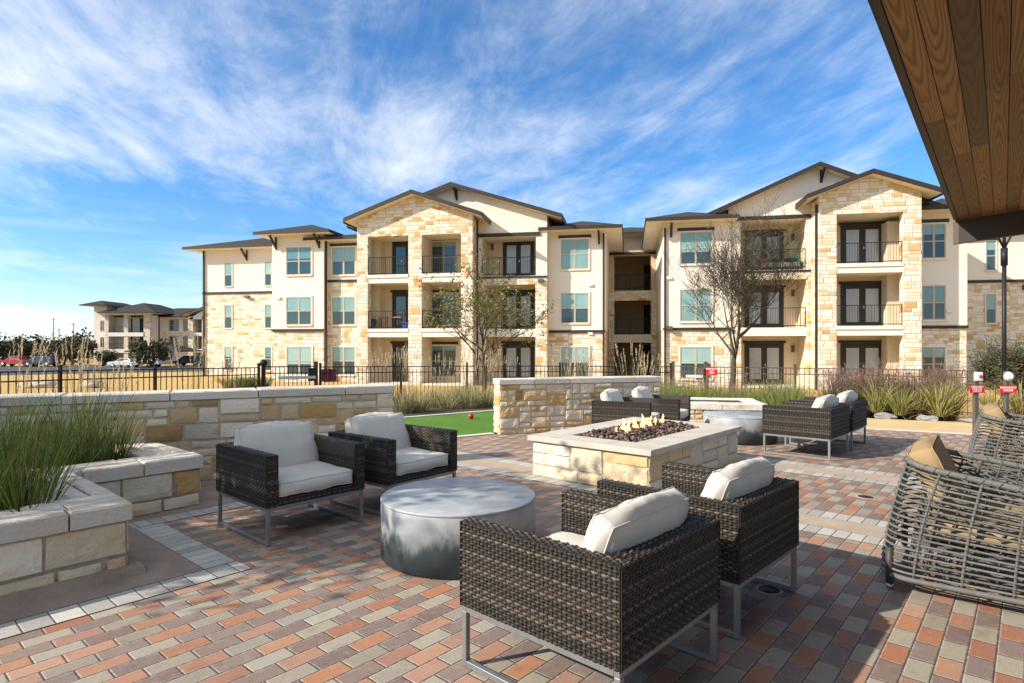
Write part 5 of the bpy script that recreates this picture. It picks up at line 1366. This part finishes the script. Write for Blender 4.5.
def lamp_post():
    p = at(1004.2, 12.6, -0.12); t = thing('lamp_post', 'tall dark lamp post with a forked top partly hidden behind the pavilion roof', 'lamp post', p)
    b = MB(); b.tube([p, p + UPV * 0.12], 0.11, 12); b.tube([p + UPV * 0.1, p + UPV * 3.55], 0.04, 12); b.build('pole', M['iron'], t)
    b = MB(); b.tube([p + UPV * 3.25, p + UPV * 3.62], 0.062, 12); b.build('collar', M['iron'], t)
    for s_ in (-1, 1):
        b = MB(); b.tube([p + UPV * 3.6, p + Vector((s_ * 0.13, 0, 3.85)), p + Vector((s_ * 0.33, 0, 4.15)), p + Vector((s_ * 0.36, 0, 4.5))], 0.022, 8); b.build('arm', M['iron'], t)
    b = MB(); b.tube([p + UPV * 3.6, p + UPV * 4.2], 0.03, 8); b.lathe([(0.05, 0), (0.42, 0.02), (0.44, 0.05), (0.3, 0.12), (0.05, 0.16)], 24, p + UPV * 4.48); b.build('lamp_head', M['iron'], t)
lamp_post()

# red ball
bp_ = ground(471, 419, 0.015); b = MB(); b.blob((bp_.x, bp_.y, 0.015 + 0.054), 0.054, 0, sub=3, rough=0, smooth=True); o = b.build('bocce_ball', m_simple('red_ball', (0.42, 0.012, 0.02), 0.25, 0, 0.6)); tag(o, 'small dark red ball lying on the green turf', 'ball')

# drain lids in the paving
def lid(px, py, label, r=0.085):
    p = ground(px, py); t = thing('drain_lid', label, 'drain lid', (p.x, p.y, 0.004)); b = MB(); b.lathe([(r, -0.003), (r, 0.003), (r * 0.82, 0.004), (r * 0.80, 0.001)], 24, (p.x, p.y, 0.0)); b.build('collar', M['band'], t)
    b = MB(); b.lathe([(r * 0.76, -0.002), (r * 0.76, 0.0035), (0.002, 0.004)], 24, (p.x, p.y, 0.0)); b.build('lid', M['iron'], t)
lid(769, 590, 'round dark drain lid in the shaded paving under the second wicker armchair', 0.075); lid(866, 497, 'round dark drain lid in the sunlit paving beside the concrete band', 0.085)

# ------------------------------------------------------------------ plants
def blade(mb, base, tip, bend, w_, col, seg=4):
    base, tip = Vector(base), Vector(tip); mid = (base + tip) / 2 + bend; d = tip - base
    sd = Vector((-d.y, d.x, 0)); sd = sd.normalized() if sd.length > 1e-4 else Vector((1, 0, 0))
    an = (hash((round(base.x * 999), round(base.y * 999), round(tip.z * 999))) % 628) / 100.0
    sd = (sd * math.cos(an) + Vector((sd.y, -sd.x, 0)) * math.sin(an))
    vs = []
    for i in range(seg + 1):
        t = i / seg; p = base * (1 - t) ** 2 + mid * 2 * t * (1 - t) + tip * t * t; ww = w_ * (1 - t) ** 0.6 + 0.0004
        vs += [p - sd * ww, p + sd * ww]
    mb.add(vs, [(2 * i, 2 * i + 1, 2 * i + 3, 2 * i + 2) for i in range(seg)], col, 0, True)
def tuft(n, h, spread, w_, seed, cols, r0=0.10, droop=0.25, hvar=0.35, wild=0.0, arch=0.0):
    rng = random.Random(seed); mb = MB()
    for i in range(n):
        a = rng.uniform(0, 2 * math.pi); rr = r0 * math.sqrt(rng.random()); b = Vector((math.cos(a) * rr, math.sin(a) * rr, 0))
        a2 = a + rng.uniform(-0.7, 0.7); hh = h * (1 - hvar * rng.random()); s_ = spread * rng.random() ** 0.8 * (hh / h)
        if rng.random() < wild: s_ *= 2.0; hh *= 0.75
        d = Vector((math.cos(a2), math.sin(a2), 0))
        tip = b + d * (s_ + rr) + UPV * hh * (1 - arch * (s_ / max(spread, 1e-4)) ** 2)
        bend = -d * s_ * droop + UPV * hh * (0.10 + arch * 0.45)
        c = rng.choice(cols); k = rng.uniform(0.75, 1.2)
        blade(mb, b, tip, bend, w_ * rng.uniform(0.7, 1.2), tuple(x * k for x in c))
    return mb
vg = Mat('grass_leaf', 0.55, 0, 0.3); vg.color(vg.attr())
tl = vg.node('ShaderNodeBsdfTranslucent'); vg.link(vg.attr(), tl.inputs[0]); mx = vg.node('ShaderNodeMixShader'); mx.inputs[0].default_value = 0.30
vg.link(vg.p.outputs[0], mx.inputs[1]); vg.link(tl.outputs[0], mx.inputs[2]); vg.link(mx.outputs[0], vg.out.inputs[0]); M['leaf'] = vg
def scatter(name, meshes, spots, label, cat, group, rng, zf=None, smin=0.85, smax=1.15):
    protos = []
    for m_ in meshes: protos.append(m_)
    for i, (x, y) in enumerate(spots):
        m_ = protos[i % len(protos)]
        if isinstance(m_, MB): o = m_.build(name, M['leaf']); protos[i % len(protos)] = o
        else: o = m_.copy(); COL.objects.link(o)
        o.location = (x, y, zf if zf is not None else terrain(x, y)); o.rotation_euler = (0, 0, rng.uniform(0, 6.28)); k = rng.uniform(smin, smax); o.scale = (k, k, k * rng.uniform(0.92, 1.1)); tag(o, label, cat, group)
rg = random.Random(31)
GREENS = [(0.075, 0.13, 0.016), (0.10, 0.17, 0.022), (0.05, 0.09, 0.012), (0.13, 0.19, 0.03), (0.16, 0.18, 0.045)]
spots = []
for k in range(400):
    u, v = rg.uniform(-3.6, 1.8), rg.uniform(-6.85, -4.72)
    if u > 0.85 and v > -6.05: continue
    p = UV(u, v)
    if all((p.x - a) ** 2 + (p.y - b) ** 2 > 0.23 ** 2 for a, b in spots): spots.append((p.x, p.y))
scatter('rush_grass', [tuft(200, 0.68, 0.19, 0.0027, s, GREENS + [(0.22, 0.20, 0.07)], 0.14, 0.12, 0.6, 0.22) for s in range(5)], spots, 'dark green upright rush clump growing in the stepped planter', 'rushes', 'rush clumps in the left planter', rg, 0.36)
STRAW = [(0.42, 0.32, 0.17), (0.34, 0.26, 0.13), (0.50, 0.40, 0.24), (0.28, 0.22, 0.10)]
def plume_grass(seed, n=15, h=1.5):
    rng = random.Random(seed); mb = tuft(110, h * 0.45, 0.30, 0.0045, seed, STRAW + [(0.16, 0.17, 0.06)], 0.14, 0.3, 0.4, 0.1, 0.3)
    for i in range(n):
        a = rng.uniform(0, 6.28); d = Vector((math.cos(a), math.sin(a), 0)); b = d * rng.uniform(0, 0.1); hh = h * rng.uniform(0.7, 1.1); tip = b + d * rng.uniform(0.05, 0.42) + Vector((0.10, 0, 0)) + UPV * hh; c = rng.choice(STRAW)
        blade(mb, b, tip, UPV * hh * 0.1, 0.0045, c)
        for k in range(16):                               # feathery head along the top fifth
            t = 0.80 + 0.2 * k / 16; p = b.lerp(tip, t) + UPV * hh * 0.02; q = p + Vector((rng.uniform(-.03, .03), rng.uniform(-.03, .03), rng.uniform(0.03, 0.09))); c = rng.choice([(0.55, 0.45, 0.30), (0.48, 0.38, 0.23), (0.60, 0.52, 0.38)])
            blade(mb, p, q, Vector((0, 0, 0)), 0.006, c, 2)
    return mb
PG = [plume_grass(s) for s in (1, 2, 3, 4)]
sp_ = [px2(a, b) for a, b in ((14, 10.2), (70, 11.6), (86, 10.9), (103, 11.9), (116, 11.3), (192, 13.8), (228, 14.6), (372, 17.8), (383, 17.0), (396, 17.9), (408, 16.6), (436, 17.2), (447, 16.4), (470, 17.2), (484, 16.6), (497, 17.1), (505, 18.0), (560, 17.0), (571, 16.4), (583, 17.1), (594, 16.5), (631, 16.7), (640, 16.2), (648, 16.9))]
scatter('plume_grass', PG, sp_, 'tall dry straw coloured plume grass by the fence', 'ornamental grass', 'dry plume grasses along the fence', rg)
MIX = [(0.19, 0.21, 0.07), (0.26, 0.25, 0.10), (0.36, 0.31, 0.15), (0.12, 0.14, 0.045), (0.44, 0.37, 0.20)]
sp_ = [px2(a, b) for a, b in ((404, 13.2), (419, 13.5), (434, 14.6), (447, 14.1), (469, 14.3), (484, 14.7), (503, 15.2), (458, 15.6))]
scatter('bunch_grass', [tuft(280, 0.72, 0.48, 0.0055, 50 + s, MIX, 0.12, 0.3, 0.45, 0.1, 0.35) for s in range(3)], sp_, 'grey green rounded bunch grass in the bed behind the turf', 'ornamental grass', 'bunch grasses behind the turf', rg)
# muhly grass: green below, pinkish haze above
PINK = [(0.30, 0.17, 0.13), (0.36, 0.22, 0.17), (0.24, 0.13, 0.11), (0.40, 0.28, 0.20)]
def muhly(seed, green, plum, h=0.95, np=4, pw=0.0038):
    rng = random.Random(seed); mb = tuft(330, h * 0.84, 0.36, 0.0065, seed, green, 0.16, 0.2, 0.5, 0.08, 0.12)
    for i in range(30 * np):
        a = rng.uniform(0, 6.28); d = Vector((math.cos(a), math.sin(a), 0)); b = d * rng.uniform(0, 0.14); hh = h * rng.uniform(0.72, 1.05); tip = b + d * rng.uniform(0.02, 0.40) + UPV * hh
        blade(mb, b, tip, UPV * hh * 0.12, 0.0026, rng.choice(green), 3)
        for k in range(np):
            p = b.lerp(tip, rng.uniform(0.68, 1.0)); q = p + Vector((rng.uniform(-.05, .05), rng.uniform(-.05, .05), rng.uniform(0.02, 0.08))); blade(mb, p, q, Vector((0, 0, 0)), pw, rng.choice(plum), 2)
    return mb
LG_ = [(0.17, 0.24, 0.04), (0.13, 0.20, 0.035), (0.23, 0.27, 0.07), (0.25, 0.24, 0.09), (0.09, 0.14, 0.025)]
sp_ = []
for k in range(110):
    px = rg.uniform(622, 800); Y = rg.uniform(11.6, 14.4)
    if 690 < px < 768 and Y < 12.0: continue
    p = px2(px, Y)
    if all(math.dist(p, s_) > 0.42 for s_ in sp_): sp_.append(p)
sp_ += [px2(600, 12.3), px2(612, 11.9), px2(655, 11.7), px2(668, 11.6), px2(642, 12.0)]
scatter('muhly_grass', [muhly(s, LG_, PINK, 0.95, n_) for s, n_ in ((11, 2), (12, 1), (13, 3), (14, 1))], sp_, 'light green muhly grass with pinkish seed heads behind the low white-capped planter', 'ornamental grass', 'muhly grasses behind the low planter', rg)
PURP = [(0.26, 0.14, 0.125), (0.34, 0.20, 0.17), (0.20, 0.115, 0.105)]; OLV = [(0.12, 0.11, 0.05), (0.16, 0.13, 0.06), (0.09, 0.09, 0.035)]
sp_ = [px2(a, b) for a, b in ((845, 14.0), (858, 13.6), (870, 14.2), (884, 13.9), (900, 14.3), (915, 13.8), (930, 14.2), (946, 13.9), (838, 13.3))]
scatter('muhly_grass', [muhly(s, OLV, PURP, 1.12, 5, 0.0055) for s in (21, 22)], sp_, 'taller purple brown muhly grass behind the yellow green clumps', 'ornamental grass', 'purple muhly grasses by the fence', rg)
DG_G = [(0.08, 0.12, 0.03), (0.12, 0.15, 0.04), (0.055, 0.085, 0.025), (0.18, 0.19, 0.07)]
sp_ = [px2(a, b) for a, b in ((776, 13.2), (788, 12.4), (800, 13.0), (812, 12.5), (824, 13.2), (836, 12.6), (848, 12.9), (806, 14.0), (830, 14.2))]
scatter('dark_shrub', [tuft(320, 0.62, 0.42, 0.007, 70 + s, DG_G, 0.15, 0.2, 0.6, 0.1, 0.2) for s in range(2)], sp_, 'low dark green grassy shrub behind the far right wicker chairs', 'shrub', 'dark green shrubs behind the far chairs', rg)
YG = [(0.45, 0.36, 0.17), (0.40, 0.32, 0.14), (0.30, 0.29, 0.07), (0.22, 0.24, 0.055), (0.38, 0.33, 0.11), (0.16, 0.19, 0.04), (0.42, 0.33, 0.14), (0.12, 0.14, 0.035)]
sp_ = [px2(a, b) for a, b in ((878, 13.0), (900, 12.5), (940, 12.3), (953, 12.7), (992, 12.2), (1022, 12.3), (1042, 12.4), (920, 13.6))]
scatter('sedge_clump', [tuft(150, 0.80, 0.60, 0.0085, 80 + s, YG, 0.11, 0.2, 0.5, 0.15, 0.42) for s in range(3)], sp_, 'arching yellow green sedge clump along the gravel strip', 'ornamental grass', 'yellow green sedge clumps by the gravel strip', rg, 0.0, 0.85, 1.1)
sp_ = [px2(a, b) for a, b in ((232, 31), (240, 30.5), (248, 31), (256, 30.6), (262, 31.3))]
scatter('bunch_grass', [tuft(200, 0.75, 0.6, 0.014, 90 + s, MIX + GREENS, 0.3, 0.3, 0.4, 0.1, 0.3) for s in range(2)], sp_, 'green bunch grass in the dry lawn near the building corner', 'ornamental grass', 'bunch grasses near the building corner', rg)
# edging stones
rk = m_simple('grey_rock', (0.25, 0.245, 0.24), 0.9, nscale=6, namp=0.3, bump=0.5); n_k = 0
for i in range(16):
    px = 862 + i * 11 + rg.uniform(-3, 3); p = dgp(0, 1.72); q = Vector(px2(px, 11.0)).to_3d()
    # walk along the back edge of the strip
    a = 1.0 + i * 0.62 + rg.uniform(-0.1, 0.1); p = dgp(a, 1.80 + rg.uniform(-0.04, 0.06)); b = MB(); b.blob((0, 0, 0.05), (rg.uniform(.10, .24), rg.uniform(.06, .10), rg.uniform(.04, .07)), i, sub=2, rough=0.5)
    o = b.build('edging_stone', rk); o.location = (p.x, p.y, 0.0); o.rotation_euler = (0, 0, math.atan2(DG_D.y, DG_D.x) + rg.uniform(-.3, .3)); tag(o, 'flat grey edging stone at the back of the gravel strip', 'stone', 'edging stones behind the gravel strip')

# ------------------------------------------------------------------ trees
bk = Mat('bark', 0.95, 0, 0.1); ob = bk.obj(); q = bk.noise(bk.scale(ob, 1, 1, 0.25), 14, 5, 0.7); bk.color(bk.ramp(q, [(0.3, (0.040, 0.034, 0.026)), (0.7, (0.095, 0.082, 0.062))])); bk.bump(q, 0.8, 0.02); M['bark'] = bk
RMIN = [0.0035]
def grow(mb, p, d, L, r, lvl, rng, tips, maxl, up=0.10, spread=0.6, kids=(3, 5)):
    n = 5 if lvl < 2 else 3; pts = [Vector(p)]; rs = [r]; dd = Vector(d).normalized(); q = Vector(p)
    for i in range(n):
        dd = (dd + Vector((rng.uniform(-1, 1), rng.uniform(-1, 1), rng.uniform(-0.6, 0.8))) * 0.16 + UPV * up * (0.6 if lvl else 0)).normalized(); q = q + dd * L / n; pts.append(q.copy()); rs.append(r * (1 - 0.62 * (i + 1) / n))
    mb.tube(pts, rs, 6 if lvl < 2 else (4 if lvl < 4 else 3), cap=False)
    if lvl >= maxl: tips.append((pts[-1], dd)); tips.append((pts[-2], dd)); return
    k = rng.randint(*kids) + (3 if lvl == 0 else 0)
    for j in range(k):
        t = 0.35 + 0.65 * (j + rng.random()) / k if lvl else 0.55 + 0.45 * (j + rng.random()) / k; i = min(n - 1, int(t * n)); b = pts[i].lerp(pts[i + 1], t * n - i)
        ax = Vector((rng.uniform(-1, 1), rng.uniform(-1, 1), rng.uniform(-0.25, 0.55))); nd = (dd * (1 - spread * 0.5) + ax.normalized() * spread).normalized()
        grow(mb, b, nd, L * rng.uniform(0.58, 0.80), max(RMIN[0], rs[min(i, n - 1)] * rng.uniform(0.5, 0.7)), lvl + 1, rng, tips, maxl, up, spread, kids)
    grow(mb, pts[-1], dd, L * 0.72, max(RMIN[0], rs[-1] * 0.9), lvl + 1, rng, tips, maxl, up, spread, kids)
def leaf_cloud(tips, rng, n, size, cols, spread=0.12):
    mb = MB()
    for p, d in tips:
        for k in range(n):
            c = p + Vector((rng.gauss(0, spread), rng.gauss(0, spread), rng.gauss(0, spread * 0.8))); s_ = size * rng.uniform(0.6, 1.3)
            a = Vector((rng.uniform(-1, 1), rng.uniform(-1, 1), rng.uniform(-1, 1))).normalized(); b = a.orthogonal().normalized(); cl = rng.choice(cols); kk = rng.uniform(0.75, 1.2)
            mb.add([c - a * s_, c - b * s_ * 0.45, c + a * s_, c + b * s_ * 0.45], [(0, 1, 2, 3)], tuple(x * kk for x in cl))
    return mb
def small_tree(name, label, base, H, stems, seed, maxl, leaf=None, r=0.085, spread=0.6, up=0.12, kids=(3, 4), trunk=0.9, L0=0.36):
    rng = random.Random(seed); t = thing(name, label, 'tree', base); tips = []; mb = MB(); base = Vector(base)
    for i in range(stems):
        a = 6.28 * i / max(1, stems) + rng.uniform(-.4, .4); d = Vector((math.cos(a) * (0.35 if stems > 1 else 0.03), math.sin(a) * (0.35 if stems > 1 else 0.03), 1)).normalized()
        grow(mb, base + d * 0.0, d, H * L0, r, 0, rng, tips, maxl, up, spread, kids)
    mb.build('trunk', M['bark'], t)
    if leaf: n, size, cols, sp__ = leaf; leaf_cloud(tips, rng, n, size, cols, sp__).build('crown', M['leaf'], t)
    return t
RMIN[0] = 0.0065
pr = px2(731, 20.0); small_tree('bare_tree', 'leafless rounded tree with a straight trunk in front of the right balconies', (pr[0], pr[1], terrain(*pr) - 0.05), 7.4, 1, 5, 5, (1, 0.03, [(0.20, 0.16, 0.08), (0.14, 0.11, 0.06)], 0.06), 0.12, 0.74, 0.12, (3, 4), L0=0.34)
pl = px2(483, 21.0); small_tree('young_tree', 'small tree with sparse yellow green leaves in front of the left balconies', (pl[0], pl[1], terrain(*pl) - 0.05), 5.6, 1, 8, 4, (3, 0.056, [(0.20, 0.19, 0.045), (0.15, 0.15, 0.035), (0.25, 0.21, 0.06), (0.10, 0.11, 0.03)], 0.07), 0.11, 0.9, 0.05, (3, 3), L0=0.35)
ps = px2(1016, 14.4); small_tree('twiggy_shrub', 'twiggy half bare shrub behind the emergency posts at the right edge', (ps[0], ps[1], terrain(*ps) - 0.05), 2.0, 5, 9, 3, (6, 0.035, [(0.07, 0.09, 0.03), (0.13, 0.11, 0.05), (0.10, 0.07, 0.04)], 0.08), 0.022, 0.6, 0.05, (3, 4), L0=0.42)
# a tree outside the picture on the left; it throws the broken shade on the near chairs and table
small_tree('young_tree', 'light crowned tree beyond the left planter, outside the picture', (-6.0, 3.50, 0.36), 3.8, 1, 15, 4, (15, 0.055, [(0.07, 0.10, 0.03), (0.10, 0.12, 0.04)], 0.17), 0.09, 0.60, 0.08, (2, 3), L0=0.40)

def dense_tree(name, label, px, Y, H, W_, seed, cols, group='scrub trees beyond the parking lot', n=520):
    rng = random.Random(seed); x = (px - CX) / F * Y; z = terrain(x, Y); t = thing(name, label, 'tree', (x, Y, z), group=group)
    b = MB(); b.tube([(x, Y, z), (x + 0.1, Y, z + H * 0.3), (x, Y, z + H * 0.6)], [0.22, 0.16, 0.08], 7)
    for i in range(5): a = rng.uniform(0, 6.28); b.tube([(x, Y, z + H * 0.25), (x + math.cos(a) * W_ * 0.3, Y + math.sin(a) * W_ * 0.3, z + H * 0.65)], [0.1, 0.03], 5)
    b.build('trunk', M['bark'], t); c = MB(); lobes = [(rng.uniform(-.33, .33) * W_, rng.uniform(-.33, .33) * W_, H * rng.uniform(0.25, 0.78), rng.uniform(0.16, 0.30) * W_) for _ in range(11)]
    for i in range(n):
        lx, ly, lz, lr = rng.choice(lobes); v = Vector((rng.gauss(0, 1), rng.gauss(0, 1), rng.gauss(0, 0.8))).normalized() * lr * rng.random() ** 0.35; p = Vector((x + lx, Y + ly, z + lz)) + v; s_ = rng.uniform(0.18, 0.42); a = Vector((rng.uniform(-1, 1), rng.uniform(-1, 1), rng.uniform(-1, 1))).normalized(); q = a.orthogonal().normalized(); cl = rng.choice(cols); k = rng.uniform(0.7, 1.25)
        c.add([p - a * s_, p - q * s_ * 0.6, p + a * s_, p + q * s_ * 0.6], [(0, 1, 2, 3)], tuple(w__ * k for w__ in cl))
    c.build('crown', M['leaf'], t); return t
EV = [(0.022, 0.034, 0.014), (0.035, 0.048, 0.02), (0.016, 0.026, 0.012)]; BR = [(0.075, 0.055, 0.035), (0.10, 0.075, 0.05), (0.05, 0.045, 0.025)]
far_specs = [(-30, 112, 6, 9), (-14, 120, 5, 8), (2, 116, 5.2, 8), (16, 125, 5.4, 8), (28, 118, 6.0, 6), (40, 126, 4.4, 8), (47, 119, 5.6, 5), (58, 130, 4.2, 9), (84, 122, 6.6, 7), (-4, 138, 6, 10), (20, 140, 5, 10), (66, 138, 5.2, 9)]
for i, (px, Y, H, W_) in enumerate(far_specs): dense_tree('evergreen_tree', 'dark evergreen scrub tree in the row beyond the parked cars', px, Y, H, W_, 100 + i, EV)
for i, (px, Y, H, W_) in enumerate([(64, 104, 4.6, 6), (72, 103, 5.6, 6), (80, 106, 4.8, 5), (52, 108, 3.6, 5), (88, 112, 5, 5)]): dense_tree('brown_tree', 'brownish bare scrub tree beyond the parked cars', px, Y, H, W_, 130 + i, BR)
OL = [(0.07, 0.07, 0.028), (0.10, 0.09, 0.04), (0.05, 0.055, 0.02)]
dense_tree('olive_tree', 'bushy olive green tree in front of the distant building', 153, 92, 4.8, 5.4, 150, OL, None, 700)
dense_tree('olive_tree', 'small dark bush at the corner of the distant building', 103, 100, 2.8, 3.2, 151, OL, None, 300)

# ------------------------------------------------------------------ parking lot, cars, poles
lot = MB(); lot.box(-105, -38, 66, 100, -1.80, -1.735); struct(lot.build('parking_lot', M['asphalt']))
M['tyre'] = m_simple('tyre', (0.02, 0.02, 0.02), 0.9); M['rim'] = m_simple('alloy', (0.5, 0.5, 0.5), 0.35, 0.8)
def m_paint(n, c): m = Mat(n, 0.3, 0.0, 0.6); m.color(c); m.p.inputs['Coat Weight'].default_value = 0.6; return m
def vehicle(name, label, cat, px, Y, paint, kind, flip=False, scale=1.0):
    x = (px - CX) / F * Y; z = -1.735; t = thing(name, label, cat, (x, Y, z), math.pi if flip else 0.0); Wd = 0.95
    prof = {'pickup': [(-2.8, .45), (-2.85, .75), (-2.75, 1.02), (-1.45, 1.10), (-0.75, 1.72), (0.55, 1.76), (0.80, 1.12), (2.75, 1.10), (2.82, .6), (2.75, .45)],
            'sedan': [(-2.3, .40), (-2.36, .65), (-2.2, .86), (-1.1, .98), (-0.45, 1.42), (0.75, 1.45), (1.5, 1.02), (2.25, .98), (2.32, .6), (2.25, .40)],
            'suv': [(-2.35, .42), (-2.4, .75), (-2.25, 1.0), (-1.25, 1.10), (-0.6, 1.70), (1.9, 1.72), (2.25, 1.15), (2.35, .7), (2.3, .42)]}[kind]
    b = MB(); n = len(prof)
    inner = lambda p: 0.0 if p[1] < 1.13 else 0.16
    vs = [(p[0], -Wd + inner(p), p[1]) for p in prof] + [(p[0], Wd - inner(p), p[1]) for p in prof]
    b.add(vs, [tuple(range(n)), tuple(range(n, 2 * n))[::-1]] + [(i, n + i, n + (i + 1) % n, (i + 1) % n) for i in range(n)]); body = b.build('body', paint, t, local=True)
    win = {'pickup': [(-1.25, 1.14), (-0.72, 1.62), (0.48, 1.66), (0.66, 1.14)], 'sedan': [(-0.95, 1.02), (-0.42, 1.36), (0.70, 1.38), (1.25, 1.02)], 'suv': [(-1.05, 1.14), (-0.58, 1.62), (1.8, 1.64), (2.05, 1.16)]}[kind]
    for sd in (-1, 1):
        w_ = MB(); w_.add([(p[0], sd * (Wd - (0.02 if p[1] < 1.2 else 0.14) + 0.012), p[1]) for p in win], [(0, 1, 2, 3) if sd > 0 else (3, 2, 1, 0)]); w_.build('side_window', M['glass_dark'], t, local=True)
    xs = {'pickup': (-1.8, 1.75), 'sedan': (-1.45, 1.4), 'suv': (-1.5, 1.45)}[kind]
    for xw in xs:
        for sd in (-1, 1):
            w_ = MB(); r = 0.40 if kind != 'sedan' else 0.33; w_.tube([(xw, sd * (Wd - 0.2), r), (xw, sd * (Wd + 0.02), r)], r, 18); wo_ = w_.build('wheel', M['tyre'], t, local=True)
            w_ = MB(); w_.tube([(xw, sd * (Wd + 0.021), r), (xw, sd * (Wd + 0.03), r)], r * 0.6, 14); w_.build('rim', M['rim'], wo_, local=True)
    for sd in (-0.65, 0.65):
        w_ = MB(); w_.bbox(prof[1][0] - 0.02, prof[1][0] + 0.08, sd - 0.18, sd + 0.18, 0.68, 0.82, 0.02); w_.build('headlight', M['lamp_white'], t, local=True)
        w_ = MB(); w_.bbox(-prof[1][0] - 0.12, -prof[1][0] + 0.0, sd - 0.14, sd + 0.14, 0.72, 0.95, 0.02); w_.build('tail_light', M['red'], t, local=True)
    if kind == 'pickup':
        w_ = MB(); w_.box(0.9, 2.7, -0.8, 0.8, 1.112, 1.125); w_.build('cargo_bed', M['tyre'], t, local=True)
    return t
vehicle('pickup_truck', 'red pickup truck parked at the far left beyond the fence', 'pickup', 19, 97, m_paint('red_paint', (0.42, 0.015, 0.03)), 'pickup')
vehicle('parked_car', 'dark blue car parked right behind the red pickup', 'car', 42, 96, m_paint('navy_paint', (0.015, 0.02, 0.05)), 'suv')
vehicle('parked_car', 'white car parked left of the olive tree in front of the distant building', 'car', 126, 93, m_paint('white_car', (0.7, 0.7, 0.7)), 'sedan')
vehicle('pickup_truck', 'white pickup truck parked under the olive tree', 'pickup', 144, 95, m_paint('white_truck', (0.7, 0.7, 0.68)), 'pickup', True)
vehicle('parked_car', 'dark car parked inside the open carport', 'car', 189.5, 101.5, m_paint('dark_car', (0.03, 0.05, 0.06)), 'suv')
for px, Y, h in ((53.6, 170, 11.5), (59, 185, 9.0), (73.5, 180, 10.5)):
    x = (px - CX) / F * Y; t = thing('utility_pole', {53.6: 'thick grey utility pole beyond the far trees, left of the three', 59: 'short thin utility pole between the two taller ones', 73.5: 'utility pole beyond the far trees, right of the three'}[px], 'pole', (x, Y, -1.75))
    b = MB(); b.tube([(x, Y, -1.75), (x, Y, h - 1.75)], [0.13, 0.09], 8); b.build('pole', M['bark'], t); b = MB(); b.box(x - 0.6, x + 0.6, Y - 0.05, Y + 0.05, h - 2.4, h - 2.3); b.build('crossarm', M['bark'], t)
# boulders in the dry lawn
for i, (px, py) in enumerate(((44, 381), (92, 381.5), (31, 383))):
    Y = 32.0; p = px2(px, Y); b = MB(); b.blob((0, 0, 0.12), (0.55, 0.4, 0.28), i + 3, sub=3, rough=0.45, smooth=True); o = b.build('boulder', m_simple('tan_rock', (0.45, 0.37, 0.28), 0.9, nscale=3, namp=0.3, bump=0.5)); o.location = (p[0], p[1], terrain(*p)); tag(o, 'low tan boulder lying in the dry lawn beyond the left fence', 'boulder', 'boulders in the dry lawn')
